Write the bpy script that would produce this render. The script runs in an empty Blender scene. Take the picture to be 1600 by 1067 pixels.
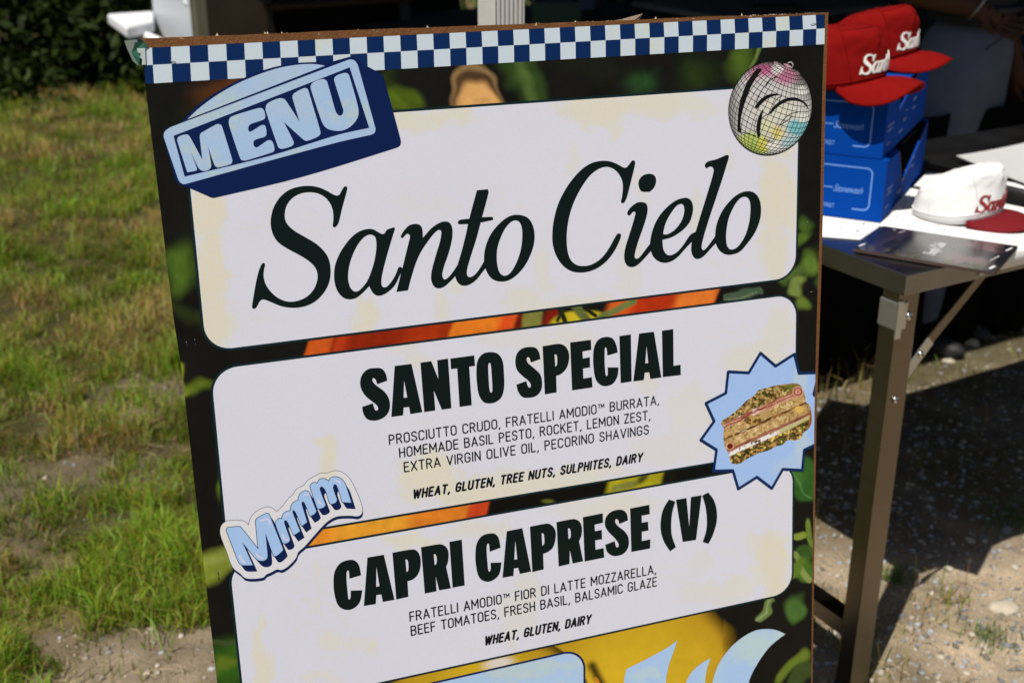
import bpy, bmesh, math, random
import numpy as np
from mathutils import Vector, Matrix
from mathutils.geometry import delaunay_2d_cdt

random.seed(7)
rng = np.random.default_rng(7)
scene = bpy.context.scene
COL = scene.collection

# ------------------------------------------------------------------ camera, sky, sun, exposure
FPX, CU, CV = 1888.0, 800.0, 533.5          # focal length and centre in photograph pixels
PITCH = math.radians(22.0)
CAM_H = 1.63
cp, sp = math.cos(PITCH), math.sin(PITCH)
cam_data = bpy.data.cameras.new("camera")
cam = bpy.data.objects.new("camera", cam_data)
COL.objects.link(cam)
cam.location = (0, 0, CAM_H)
cam.rotation_euler = (math.radians(90) - PITCH, 0, 0)
cam_data.sensor_width = 36.0
cam_data.lens = 36.0 * FPX / 1600.0
cam_data.clip_start = 0.05
cam_data.clip_end = 600
cam_data.dof.use_dof = True
cam_data.dof.focus_distance = 1.47
cam_data.dof.aperture_fstop = 6.0
scene.camera = cam

SUN_FROM = Vector((-0.254, -0.44, 0.861)).normalized()
world = bpy.data.worlds.new("World")
scene.world = world
world.use_nodes = True
wn = world.node_tree
wn.nodes.clear()
sky = wn.nodes.new("ShaderNodeTexSky")
sky.sky_type = 'NISHITA'
sky.sun_disc = False
sky.sun_elevation = math.asin(SUN_FROM.z)
sky.sun_rotation = math.atan2(SUN_FROM.x, SUN_FROM.y)
bg = wn.nodes.new("ShaderNodeBackground")
bg.inputs["Strength"].default_value = 0.05
wo = wn.nodes.new("ShaderNodeOutputWorld")
wn.links.new(sky.outputs[0], bg.inputs[0])
wn.links.new(bg.outputs[0], wo.inputs[0])

sun_data = bpy.data.lights.new("sun", 'SUN')
sun_data.energy = 5.0
sun_data.angle = math.radians(0.5)
sun_data.color = (1.0, 0.955, 0.88)
sun = bpy.data.objects.new("sun", sun_data)
COL.objects.link(sun)
sun.rotation_euler = SUN_FROM.to_track_quat('Z', 'Y').to_euler()
sun.location = (-2, -3, 6)

scene.view_settings.view_transform = 'Standard'
scene.view_settings.look = 'None'
scene.view_settings.gamma = 1
scene.view_settings.exposure = 0.08
scene.view_settings.use_curve_mapping = False
scene.cycles.use_denoising = True
scene.cycles.max_bounces = 6
scene.cycles.diffuse_bounces = 1

# ------------------------------------------------------------------ geometry helpers
def ray(u, v):
    x, y = (u - CU) / FPX, (v - CV) / FPX
    return Vector((x, cp - y * sp, -y * cp - sp))
GZ = -0.07                                   # the ground under the table
def on_z(u, v, z):
    """the point of the horizontal plane at height z that lies in this direction"""
    r = ray(u, v); t = (z - CAM_H) / r.z
    return Vector((r.x * t, r.y * t, z))
def at_y(u, v, y):
    r = ray(u, v); t = y / r.y
    return Vector((r.x * t, y, CAM_H + r.z * t))

def tag(o, label=None, cat=None, group=None, kind=None):
    if label: o['label'] = label
    if cat: o['category'] = cat
    if group: o['group'] = group
    if kind: o['kind'] = kind
    return o
def empty(name, loc, label=None, cat=None, group=None, rotz=0.0):
    o = bpy.data.objects.new(name, None); COL.objects.link(o)
    o.location = loc; o.rotation_euler = (0, 0, rotz)
    o.empty_display_size = 0.05
    return tag(o, label, cat, group)
def link_mesh(name, me, mat=None, parent=None, smooth=False):
    o = bpy.data.objects.new(name, me); COL.objects.link(o)
    if mat is not None and len(me.materials) == 0: me.materials.append(mat)
    if parent is not None: o.parent = parent
    if smooth:
        me.polygons.foreach_set('use_smooth', [True] * len(me.polygons))
    return o
def mesh(name, verts, faces, mat=None, parent=None, smooth=False):
    me = bpy.data.meshes.new(name)
    me.from_pydata([tuple(v) for v in verts], [], faces); me.update()
    return link_mesh(name, me, mat, parent, smooth)
def set_col(o, cols, name="Col"):
    a = o.data.color_attributes.new(name, 'FLOAT_COLOR', 'POINT')
    c = np.ones((len(o.data.vertices), 4), np.float32); c[:, :3] = cols
    a.data.foreach_set('color', c.ravel())
def np_mesh(name, V, F, mat=None, parent=None, cols=None, smooth=False):
    """V (n,3), F (m,k) arrays"""
    me = bpy.data.meshes.new(name)
    n, (m, k) = len(V), F.shape
    me.vertices.add(n); me.vertices.foreach_set('co', np.asarray(V, np.float32).ravel())
    me.loops.add(m * k); me.loops.foreach_set('vertex_index', F.astype(np.int32).ravel())
    me.polygons.add(m)
    me.polygons.foreach_set('loop_start', np.arange(0, m * k, k, dtype=np.int32))
    me.update(calc_edges=True); me.validate()
    o = link_mesh(name, me, mat, parent, smooth)
    if cols is not None: set_col(o, cols)
    return o
def finish(bm, name, mat, parent=None, smooth=False, bevel=0.0, seg=2):
    if bevel:
        bmesh.ops.bevel(bm, geom=[e for e in bm.edges], offset=bevel, segments=seg, affect='EDGES', profile=0.5)
    bmesh.ops.recalc_face_normals(bm, faces=bm.faces)
    me = bpy.data.meshes.new(name); bm.to_mesh(me); bm.free()
    return link_mesh(name, me, mat, parent, smooth)
def box_bm(bm, lo, hi, M=None):
    vs = [bm.verts.new(Vector((x, y, z)) if M is None else M @ Vector((x, y, z)))
          for z in (lo[2], hi[2]) for y in (lo[1], hi[1]) for x in (lo[0], hi[0])]
    for f in ((0, 2, 3, 1), (4, 5, 7, 6), (0, 1, 5, 4), (1, 3, 7, 5), (3, 2, 6, 7), (2, 0, 4, 6)):
        bm.faces.new([vs[i] for i in f])
def box(name, lo, hi, mat, parent=None, bevel=0.0, M=None, seg=2):
    bm = bmesh.new(); box_bm(bm, lo, hi, M)
    return finish(bm, name, mat, parent, bevel=bevel, seg=seg)
def tube(name, pts, r, mat, parent=None, n=10, cap=True):
    """a tube of radius r (a number, or one per point) along points"""
    pts = [Vector(p) for p in pts]
    V, F = [], []
    ref = Vector((0, 0, 1))
    for i, p in enumerate(pts):
        t = (pts[min(i + 1, len(pts) - 1)] - pts[max(i - 1, 0)]).normalized()
        a = t.cross(ref)
        if a.length < 1e-3: a = t.cross(Vector((1, 0, 0)))
        a.normalize(); b = t.cross(a)
        rr = r[i] if isinstance(r, (list, tuple)) else r
        for k in range(n):
            an = 2 * math.pi * k / n
            V.append(p + a * (rr * math.cos(an)) + b * (rr * math.sin(an)))
    for i in range(len(pts) - 1):
        for k in range(n):
            k2 = (k + 1) % n
            F.append((i * n + k, i * n + k2, (i + 1) * n + k2, (i + 1) * n + k))
    if cap:
        F.append(tuple(range(n))[::-1]); F.append(tuple((len(pts) - 1) * n + k for k in range(n)))
    return mesh(name, V, F, mat, parent, smooth=True)

# ------------------------------------------------------------------ noise on arrays
_tab = rng.random((256, 256))
def vnoise(x, y, seed=0):
    x = np.asarray(x, float) + seed * 17.31; y = np.asarray(y, float) + seed * 9.17
    xi, yi = np.floor(x).astype(int), np.floor(y).astype(int)
    fx, fy = x - xi, y - yi
    fx = fx * fx * (3 - 2 * fx); fy = fy * fy * (3 - 2 * fy)
    g = lambda i, j: _tab[i % 256, j % 256]
    return (g(xi, yi) * (1 - fx) + g(xi + 1, yi) * fx) * (1 - fy) + (g(xi, yi + 1) * (1 - fx) + g(xi + 1, yi + 1) * fx) * fy
def fbm(x, y, oct=4, seed=0):
    s, a, t = 0, 1, 0
    for k in range(oct):
        s = s + a * vnoise(x * 2 ** k, y * 2 ** k, seed + k); t += a; a *= 0.5
    return s / t
def sstep(a, b, x):
    t = np.clip((x - a) / (b - a), 0, 1); return t * t * (3 - 2 * t)

# ------------------------------------------------------------------ materials
def lin(c):
    c = c / 255.0
    return c / 12.92 if c <= 0.04045 else ((c + 0.055) / 1.055) ** 2.4
def ink(r, g, b, k=1.25):
    """albedo of a printed ink whose photographed colour is r, g, b under the board's light"""
    return (min(lin(r) * k, .82), min(lin(g) * k, .82), min(lin(b) * k * 0.94, .82))
def new_mat(name):
    m = bpy.data.materials.new(name); m.use_nodes = True
    nt = m.node_tree; b = nt.nodes["Principled BSDF"]
    return m, nt, b
def mat(name, col, rough=0.6, metal=0.0, vary=0.12, scale=20.0, bump=0.0, bscale=200.0, spec=0.5, stretch=None, sheen=0.0, rvary=0.0):
    m, nt, b = new_mat(name)
    L, N = nt.links, nt.nodes
    tc = N.new("ShaderNodeTexCoord"); mp = N.new("ShaderNodeMapping")
    if stretch: mp.inputs["Scale"].default_value = stretch
    L.new(tc.outputs["Object"], mp.inputs[0])
    nz = N.new("ShaderNodeTexNoise"); nz.inputs["Scale"].default_value = scale; nz.inputs["Detail"].default_value = 6
    L.new(mp.outputs[0], nz.inputs["Vector"])
    mx = N.new("ShaderNodeMix"); mx.data_type = 'RGBA'
    mx.inputs[6].default_value = (*[c * (1 - vary) for c in col], 1)
    mx.inputs[7].default_value = (*[min(1, c * (1 + vary)) for c in col], 1)
    L.new(nz.outputs[0], mx.inputs[0]); L.new(mx.outputs[2], b.inputs["Base Color"])
    b.inputs["Roughness"].default_value = rough; b.inputs["Metallic"].default_value = metal
    b.inputs["Specular IOR Level"].default_value = spec
    if sheen: b.inputs["Sheen Weight"].default_value = sheen
    if rvary:
        mr = N.new("ShaderNodeMapRange"); mr.inputs[3].default_value = rough - rvary; mr.inputs[4].default_value = rough + rvary
        L.new(nz.outputs[0], mr.inputs[0]); L.new(mr.outputs[0], b.inputs["Roughness"])
    if bump:
        n2 = N.new("ShaderNodeTexNoise"); n2.inputs["Scale"].default_value = bscale; n2.inputs["Detail"].default_value = 4
        L.new(mp.outputs[0], n2.inputs["Vector"])
        bp = N.new("ShaderNodeBump"); bp.inputs["Strength"].default_value = bump; bp.inputs["Distance"].default_value = 0.002
        L.new(n2.outputs[0], bp.inputs["Height"]); L.new(bp.outputs[0], b.inputs["Normal"])
    return m
def mat_attr(name, rough=0.5, spec=0.5, bump=0.0, bscale=300, fine=0.0, fscale=400, translucent=0.0):
    m, nt, b = new_mat(name); L, N = nt.links, nt.nodes
    at = N.new("ShaderNodeAttribute"); at.attribute_name = "Col"
    src = at.outputs["Color"]
    tc = N.new("ShaderNodeTexCoord")
    if fine:
        nz = N.new("ShaderNodeTexNoise"); nz.inputs["Scale"].default_value = fscale; nz.inputs["Detail"].default_value = 5
        L.new(tc.outputs["Object"], nz.inputs["Vector"])
        mr = N.new("ShaderNodeMapRange"); mr.inputs[1].default_value = .25; mr.inputs[2].default_value = .75
        mr.inputs[3].default_value = 1 - fine; mr.inputs[4].default_value = 1 + fine
        L.new(nz.outputs[0], mr.inputs[0])
        vm = N.new("ShaderNodeVectorMath"); vm.operation = 'SCALE'
        L.new(src, vm.inputs[0]); L.new(mr.outputs[0], vm.inputs["Scale"]); src = vm.outputs[0]
    L.new(src, b.inputs["Base Color"])
    b.inputs["Roughness"].default_value = rough; b.inputs["Specular IOR Level"].default_value = spec
    if bump:
        n2 = N.new("ShaderNodeTexNoise"); n2.inputs["Scale"].default_value = bscale; n2.inputs["Detail"].default_value = 5
        L.new(tc.outputs["Object"], n2.inputs["Vector"])
        bp = N.new("ShaderNodeBump"); bp.inputs["Strength"].default_value = bump; bp.inputs["Distance"].default_value = 0.004
        L.new(n2.outputs[0], bp.inputs["Height"]); L.new(bp.outputs[0], b.inputs["Normal"])
    if translucent:
        tr = N.new("ShaderNodeBsdfTranslucent"); L.new(src, tr.inputs[0])
        ms = N.new("ShaderNodeMixShader"); ms.inputs[0].default_value = translucent
        L.new(b.outputs[0], ms.inputs[1]); L.new(tr.outputs[0], ms.inputs[2])
        L.new(ms.outputs[0], N["Material Output"].inputs[0])
    return m

PRINT_R = 0.42
def mat_ink(name, col, vary=0.04, scale=60):
    return mat(name, col, rough=PRINT_R, vary=vary, scale=scale, spec=0.16, bump=0.03, bscale=900)
M_print = mat_attr("printed photograph", rough=PRINT_R, spec=0.16, fine=0.06, fscale=900, bump=0.03, bscale=900)
M_ink = mat_ink("dark green ink", (0.0016, 0.008, 0.0075), scale=8)
M_text = mat_ink("black ink", (0.003, 0.004, 0.008))
M_teal = mat_ink("teal outline ink", (0.004, 0.018, 0.024))
M_navy = mat_ink("navy ink", (0.0015, 0.020, 0.095))
M_navy2 = mat_ink("deep navy ink", (0.0015, 0.012, 0.075))
M_black = mat_ink("solid black ink", (0.006, 0.006, 0.007))
M_board = mat("raw cardboard edge", (0.16, 0.072, 0.030), rough=.95, spec=.05, vary=.35, scale=60, bump=.6, bscale=350)
M_fibre = mat("torn paper fibre", (0.52, 0.42, 0.28), rough=.9, vary=.25, scale=300)
M_steel = mat("brushed stainless steel", (0.19, 0.165, 0.13), rough=.30, metal=1, vary=.10, scale=14, stretch=(1, 1, 14), bump=.04, bscale=120, rvary=.06)
M_steel_top = mat("worn steel top", (0.24, 0.24, 0.24), rough=.30, metal=1, vary=.15, scale=9, bump=.03, bscale=160, rvary=.09)
M_bolt = mat("polished bolt head", (0.7, 0.7, 0.7), rough=.18, metal=1, vary=.05)
M_galv = mat("zinc bracket", (0.5, 0.5, 0.47), rough=.38, metal=.9, vary=.12, scale=40)
M_black_soft = mat("black rubber", (0.012, 0.012, 0.012), rough=.7)

# ------------------------------------------------------------------ flat print: traced outlines -> meshes on the board's plane
B_r = Vector((0.9438, -0.1254, 0.3056))      # board's right and down in camera axes
B_d = Vector((0.0449, 0.9655, 0.2576))
def c2w(v): return Vector((v[0], v[2] * cp - v[1] * sp, -v[1] * cp - v[2] * sp))
R_w = c2w(B_r).normalized(); D_w = c2w(B_d); D_w = (D_w - R_w * D_w.dot(R_w)).normalized()
N_w = R_w.cross(D_w).normalized()             # away from the camera
if N_w.y < 0: N_w = -N_w
O_w = Vector((0, 0, CAM_H)) + ray(237.5, 75) * 1.304
def bd(u, v):
    """photograph direction -> (right, down) metres on the board's plane"""
    r = ray(u, v); t = (O_w - Vector((0, 0, CAM_H))).dot(N_w) / r.dot(N_w)
    p = Vector((0, 0, CAM_H)) + r * t - O_w
    return (p.dot(R_w), p.dot(D_w))
def bd_px(a, b):
    """arrays of board metres -> photograph pixels (for laying out the printed picture)"""
    P = np.array(O_w)[None] + np.outer(a, np.array(R_w)) + np.outer(b, np.array(D_w)); P[:, 2] -= CAM_H
    dep = P[:, 1] * cp - P[:, 2] * sp
    return CU + FPX * P[:, 0] / dep, CV + FPX * (-P[:, 1] * sp - P[:, 2] * cp) / dep
# root of the board stands on the ground; local X = right, Z = up the board, -Y = out of its face
foot_drop = (O_w.z - GZ) / (-D_w.z)
foot = O_w + D_w * foot_drop + R_w * 0.42
board_root = empty("menu_board", foot, "tall printed menu board with checkered top border, leaning in front of the steel table", "menu board")
board_root.matrix_world = Matrix(((R_w.x, N_w.x, -D_w.x, foot.x), (R_w.y, N_w.y, -D_w.y, foot.y), (R_w.z, N_w.z, -D_w.z, foot.z), (0, 0, 0, 1)))
def bl(a, b, h): return (a - 0.42, -h, foot_drop - b)
LAY = 0.00007

def parse(s):
    out = []
    for t in s.split():
        x, y = t.rstrip('!').split(',')
        out.append((float(x), float(y), t.endswith('!')))
    return out
def curve_pts(s, x0, y0, k, sub=5, closed=True):
    P = parse(s); n = len(P); out = []
    for i in range(n if closed else n - 1):
        p1, p2 = P[i], P[(i + 1) % n]
        p0, p3 = P[(i - 1) % n], P[(i + 2) % n]
        if not closed:
            if i == 0: p0 = p1
            if i == n - 2: p3 = p2
        if p1[2]: p0 = p1
        if p2[2]: p3 = p2
        st = 1 if (p1[2] and p2[2]) else sub
        for j in range(st):
            t = j / st
            la, lb, lc = math.dist(p0[:2], p1[:2]), math.dist(p1[:2], p2[:2]), math.dist(p2[:2], p3[:2])
            def tang(q0, q1, q2, l0, l1):      # unit tangent; short neighbours keep long straight runs straight
                d = math.dist(q0[:2], q2[:2]) or 1
                return ((q2[0] - q0[0]) / d, (q2[1] - q0[1]) / d)
            t1 = tang(p0, p1, p2, la, lb) if not p1[2] else ((p2[0] - p1[0]) / (lb or 1), (p2[1] - p1[1]) / (lb or 1))
            t2 = tang(p1, p2, p3, lb, lc) if not p2[2] else ((p2[0] - p1[0]) / (lb or 1), (p2[1] - p1[1]) / (lb or 1))
            g1 = min(lb, 1.5 * min(la, lb)) if not p1[2] else lb * .5
            g2 = min(lb, 1.5 * min(lb, lc)) if not p2[2] else lb * .5
            def cr(c):
                return (2 * t**3 - 3 * t**2 + 1) * p1[c] + (t**3 - 2 * t**2 + t) * g1 * t1[c] + (-2 * t**3 + 3 * t**2) * p2[c] + (t**3 - t**2) * g2 * t2[c]
            out.append((x0 + cr(0) / k, y0 + cr(1) / k))
    if not closed: out.append((x0 + P[-1][0] / k, y0 + P[-1][1] / k))
    return out
def to_board(pts): return [bd(u, v) for u, v in pts]
def ccw(p):
    a = sum(p[i][0] * p[(i + 1) % len(p)][1] - p[(i + 1) % len(p)][0] * p[i][1] for i in range(len(p)))
    return p if a > 0 else p[::-1]
def cdt(adds, subs=(), clip=None, extra=None):
    """union of polygons minus others: (verts 2D, triangles)"""
    K = 1000.0
    co, faces = [], []
    for p in list(adds) + list(subs) + ([clip] if clip else []):
        p = ccw(p); i0 = len(co)
        co += [Vector((x * K, y * K)) for x, y in p]; faces.append(list(range(i0, i0 + len(p))))
    if extra: co += [Vector((x * K, y * K)) for x, y in extra]
    na, ns = len(adds), len(subs)
    v, e, f, ov, oe, of = delaunay_2d_cdt(co, [], faces, 1, 1e-4, True)
    T = []
    for tri, src in zip(f, of):
        s = set(src)
        if not any(i < na for i in s): continue
        if any(na <= i < na + ns for i in s): continue
        if clip and (na + ns) not in s: continue
        T.append(tuple(tri))
    return [(p[0] / K, p[1] / K) for p in v], T
def flat(name, adds, subs=(), mat_=None, lay=1, parent=None, clip=None, extra=None, cols=None):
    v, T = cdt(adds, subs, clip, extra)
    used = sorted({i for t in T for i in t}); ix = {j: i for i, j in enumerate(used)}
    V = [bl(v[i][0], v[i][1], lay * LAY) for i in used]
    F = [tuple(ix[i] for i in t) for t in T]
    # face outwards (-Y)
    G = []
    for t in F:
        a, b, c = (Vector(V[i]) for i in t)
        G.append(t if (b - a).cross(c - a).y < 0 else t[::-1])
    o = mesh(name, V, G, mat_, parent if parent is not None else board_root)
    if cols is not None:
        a = np.array([v[i] for i in used]); px, py = bd_px(a[:, 0], a[:, 1])
        set_col(o, cols(px, py))
    return o
def stroke(pts, w, closed=False, cap=True):
    """polygons covering a line of width w through pts (board metres)"""
    out = []; n = len(pts)
    for i in range(n if closed else n - 1):
        (x1, y1), (x2, y2) = pts[i], pts[(i + 1) % n]
        dx, dy = x2 - x1, y2 - y1; L = math.hypot(dx, dy)
        if L < 1e-7: continue
        nx, ny = -dy / L * w / 2, dx / L * w / 2
        out.append([(x1 + nx, y1 + ny), (x1 - nx, y1 - ny), (x2 - nx, y2 - ny), (x2 + nx, y2 + ny)])
    for i, (x, y) in enumerate(pts):
        if (closed or 0 < i < n - 1 or cap):
            out.append([(x + w / 2 * math.cos(a), y + w / 2 * math.sin(a)) for a in [k * math.pi / 4 + .2 for k in range(8)]])
    return out

# outlines of board and print (photograph pixels)
left_px = [(224, 60), (226.5, 131), (240.5, 245), (271.5, 500), (284, 578), (311, 820), (339.5, 1067)]
pr_px = [(1289, 22), (1284.8, 140), (1281.5, 330), (1277, 470), (1272.5, 640), (1268, 1000), (1267.4, 1067)]
br_px = [(1294.5, 18), (1290.3, 140), (1286, 330), (1282, 470), (1276, 640), (1270.5, 1000), (1269.6, 1067)]
def edge_fn(px):
    P = [bd(*p) for p in px]; a = np.array([p[0] for p in P]); b = np.array([p[1] for p in P])
    # carry on straight past the ends
    s = (a[-1] - a[-2]) / (b[-1] - b[-2])
    a = np.append(a, a[-1] + s * (2.0 - b[-1]) * .3); b = np.append(b, 2.0)
    return lambda t: float(np.interp(t, b, a))
eL, eP, eR = edge_fn(left_px), edge_fn(pr_px), edge_fn(br_px)
bTl, bTr = bd(224, 61.5), bd(1294.5, 19.5)
pTl, pTr = bd(224, 75.5), bd(1289, 23)
def topline(T, a):
    return T[0][1] + (T[1][1] - T[0][1]) * (a - T[0][0]) / (T[1][0] - T[0][0])
B_END = foot_drop + 0.01
# the slab
rows = [None] + [k * 0.05 for k in range(1, int(B_END / .05) + 1)] + [B_END]
V, F = [], []
cols_n = 60
for i, b in enumerate(rows):
    for j in range(cols_n + 1):
        s = j / cols_n
        bb = b if b is not None else 0
        a = eL(bb) + 0.0006 + (eR(bb) - eL(bb) - .0006) * s
        if b is None: bb = topline((bTl, bTr), a) - 0.0011 * float(fbm(a * 60, 3.3, 3)) - 0.0022 * float(vnoise(a * 9, 1.5)) + 0.0015
        V.append((a, bb))
nr = len(rows)
TH = 0.011
V3 = [bl(a, b, 0) for a, b in V] + [bl(a, b, -TH) for a, b in V]
n0 = len(V); W1 = cols_n + 1
for i in range(nr - 1):
    for j in range(cols_n):
        q = (i * W1 + j, i * W1 + j + 1, (i + 1) * W1 + j + 1, (i + 1) * W1 + j)
        F.append(q[::-1]); F.append(tuple(k + n0 for k in q))
for j in range(cols_n):
    F.append((j, j + 1, j + 1 + n0, j + n0)); k = (nr - 1) * W1
    F.append((k + j + 1, k + j, k + j + n0, k + j + 1 + n0))
for i in range(nr - 1):
    F.append((i * W1 + n0, (i + 1) * W1 + n0, (i + 1) * W1, i * W1)[::1])
    F.append((i * W1 + cols_n, (i + 1) * W1 + cols_n, (i + 1) * W1 + cols_n + n0, i * W1 + cols_n + n0))
slab = mesh("panel", V3, F, M_board, board_root)

# ---- the printed photograph behind the panels: tomatoes, peppers and leaves, out of focus
def paint_photo(px, py):
    n = len(px); C = np.zeros((n, 3)); C[:] = (0.0045, 0.0045, 0.0035)
    nz = fbm(px / 55, py / 55, 4, 3)[:, None]; nz2 = fbm(px / 12, py / 12, 3, 5)[:, None]
    wq = np.where(((px > 470) & (px < 1130) & (py > 430)), .12, 1.0)
    px0, py0 = px, py
    px = px + 30 * wq * (fbm(px0 / 38, py0 / 38, 2, 91) - .5); py = py + 30 * wq * (fbm(px0 / 38, py0 / 38, 2, 95) - .5)
    C = C * (0.5 + 1.1 * nz)
    def put(mask, col):
        nonlocal C
        mask = mask[:, None]; C = C * (1 - mask) + np.array(col)[None] * mask
    def blob(cx, cy, rx, ry, ang, col, soft=.5, amt=1.0):
        a = math.radians(ang); dx, dy = px - cx, py - cy
        x = dx * math.cos(a) + dy * math.sin(a); y = -dx * math.sin(a) + dy * math.cos(a)
        d = np.sqrt((x / rx) ** 2 + (y / ry) ** 2)
        put((1 - sstep(1 - soft, 1 + soft, d)) * amt, col)
    def cap(x1, y1, x2, y2, w, col, soft=.3, amt=1.0, w2=None):
        dx, dy = x2 - x1, y2 - y1; t = np.clip(((px - x1) * dx + (py - y1) * dy) / (dx * dx + dy * dy), 0, 1)
        ww = w + ((w2 if w2 is not None else w) - w) * t
        d = np.hypot(px - x1 - t * dx, py - y1 - t * dy) / ww
        put((1 - sstep(1 - soft, 1 + soft, d)) * amt, col)
    G = lambda r, g, b: np.array(ink(r, g, b, .66 if g > r else .85))
    # top strip
    blob(345, 140, 40, 22, -20, G(110, 62, 28), .9, .7); blob(330, 190, 45, 30, -10, G(34, 44, 16), 1, .8)
    blob(630, 160, 24, 16, 20, G(120, 150, 30), .8, .9); cap(600, 120, 660, 190, 10, G(62, 78, 22), .9, .6)
    blob(747, 150, 34, 46, 0, G(232, 190, 130), .25, 1)
    blob(748, 158, 36, 52, 0, G(60, 38, 25), .2, .95)
    blob(750, 172, 31, 43, 0, G(226, 172, 108), .2, 1)
    cap(812, 95, 852, 200, 26, G(58, 84, 34), .5, .9, 16); cap(812, 95, 830, 160, 8, G(104, 130, 66), .8, .6)
    blob(1000, 128, 22, 18, 0, G(48, 92, 48), .9, .8); blob(1090, 112, 24, 24, 40, G(50, 76, 24), .9, .6)
    blob(1152, 96, 16, 26, 20, G(92, 122, 40), .8, .9); cap(1186, 70, 1166, 110, 2.5, G(120, 150, 70), .6, .9)
    blob(930, 105, 45, 14, 0, G(34, 38, 20), 1, .6)
    # left strip
    blob(285, 420, 20, 36, 10, G(92, 124, 40), .7, .95); cap(275, 480, 330, 505, 9, G(52, 62, 24), .8, .8)
    cap(278, 568, 292, 606, 7, G(168, 178, 40), .6, 1); blob(300, 603, 30, 9, 5, G(120, 140, 40), .7, .9)
    blob(342, 752, 6, 22, 0, G(120, 150, 40), .8, .8)
    cap(316, 892, 372, 868, 19, G(150, 164, 62), .45, 1); cap(316, 884, 370, 862, 6, G(172, 184, 96), .8, .6)
    blob(360, 1042, 28, 42, 0, G(62, 110, 30), .5, .95); blob(348, 1038, 10, 12, 0, G(120, 140, 40), .7, .8); blob(372, 1025, 9, 12, 0, G(96, 120, 40), .7, .7)
    cap(336, 1010, 378, 994, 4, G(74, 90, 50), .5, .8)
    # band between panel 1 and 2
    band1 = (py > 430) & (py < 575)
    def seg(x1, x2, col, soft=6, y0=430, y1=575, tilt=.35):
        xs = px + (py - 505) * tilt
        m = sstep(x1 - soft, x1 + soft, xs) * (1 - sstep(x2 - soft, x2 + soft, xs)) * ((py > y0) & (py < y1)); put(m, col)
    seg(492, 530, G(212, 92, 30), 2); seg(530, 560, G(190, 60, 18), 12)
    seg(552, 712, G(146, 36, 8), 16); seg(640, 700, G(176, 52, 10), 20)
    seg(708, 818, G(236, 128, 36), 5); seg(780, 806, G(226, 84, 30), 8); seg(804, 820, G(112, 22, 10), 4)
    seg(816, 846, G(148, 150, 72), 3, tilt=.1); seg(846, 868, G(130, 26, 12), 6)
    blob(905, 503, 46, 17, -4, G(210, 190, 36), .15, 1)
    seg(940, 1108, G(222, 96, 34), 8); seg(975, 1046, G(188, 52, 14), 14); seg(1046, 1104, G(232, 124, 48), 8)
    seg(1106, 1124, G(10, 10, 8), 3)
    cap(872, 478, 884, 506, 4, G(30, 40, 20), .4, 1); cap(898, 478, 916, 500, 7, G(112, 122, 62), .4, 1)
    cap(912, 482, 930, 494, 3, G(26, 34, 16), .4, 1); cap(990, 470, 938, 496, 5, G(128, 142, 78), .4, 1); cap(884, 476, 870, 500, 3, G(38, 50, 22), .4, 1)
    cap(1142, 466, 1190, 450, 9, G(84, 108, 86), .35, .95, 5); cap(1130, 474, 1180, 455, 1.5, G(130, 150, 120), .5, .8)
    # right strip
    blob(1262, 412, 14, 16, 0, G(112, 146, 56), .5, .95); blob(1258, 352, 8, 14, 0, G(84, 120, 44), .6, .9); blob(1252, 376, 12, 8, -40, G(96, 132, 44), .6, .9)
    cap(1228, 436, 1246, 420, 8, G(92, 118, 56), .5, .95); cap(1240, 462, 1250, 440, 10, G(140, 158, 80), .4, .95); blob(1250, 478, 9, 8, 0, G(128, 154, 62), .6, .9)
    blob(1228, 443, 5, 6, 0, G(80, 112, 50), .6, .8); blob(1275, 440, 4, 12, 0, G(66, 104, 46), .6, .8)
    blob(1262, 752, 26, 40, -25, G(56, 108, 44), .14, 1); cap(1240, 730, 1266, 782, 1.5, G(100, 150, 84), .6, .8); blob(1252, 742, 10, 12, 0, G(92, 146, 70), .8, .5)
    cap(1240, 832, 1256, 826, 6, G(150, 168, 66), .3, 1); cap(1266, 815, 1268, 860, 5, G(124, 150, 62), .3, 1)
    blob(1256, 862, 16, 16, -30, G(66, 100, 40), .25, .95); blob(1258, 890, 18, 22, -30, G(88, 130, 44), .25, 1)
    cap(1240, 868, 1266, 910, 5, G(150, 168, 92), .3, 1); cap(1240, 900, 1252, 880, 9, G(108, 140, 50), .3, 1)
    blob(1240, 950, 19, 22, 0, G(84, 124, 56), .3, 1); cap(1174, 975, 1208, 942, 5, G(126, 150, 84), .25, 1); cap(1170, 977, 1206, 946, 1, G(190, 205, 150), .5, .7)
    cap(1218, 1060, 1262, 1024, 8, G(122, 142, 48), .6, 1); cap(1245, 1070, 1268, 1040, 10, G(70, 88, 40), .3, 1)
    # band between panel 2 and 3
    x1 = np.array(px)
    def seg2(x1, x2, col, soft=6): seg(x1, x2, col, soft, 715, 860, tilt=.2)
    seg2(470, 500, G(226, 104, 40), 10); seg2(495, 600, G(238, 146, 44), 16); seg2(585, 720, G(238, 164, 50), 24); seg2(700, 800, G(230, 132, 40), 18); seg2(790, 822, G(206, 70, 30), 5)
    seg2(820, 1160, G(8, 9, 5), 3)
    seg2(1000, 1084, G(176, 166, 30), 5); cap(960, 762, 990, 756, 5, G(150, 152, 70), .4, 1); blob(856, 782, 8, 3, 0, G(120, 124, 40), .7, .9); blob(1004, 748, 12, 5, -40, G(60, 64, 20), .6, .9)
    seg2(1084, 1102, G(20, 22, 10), 4)
    # peppers under panel 3
    low = py > 925
    yel = G(224, 184, 40) * np.ones((n, 1))
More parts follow.
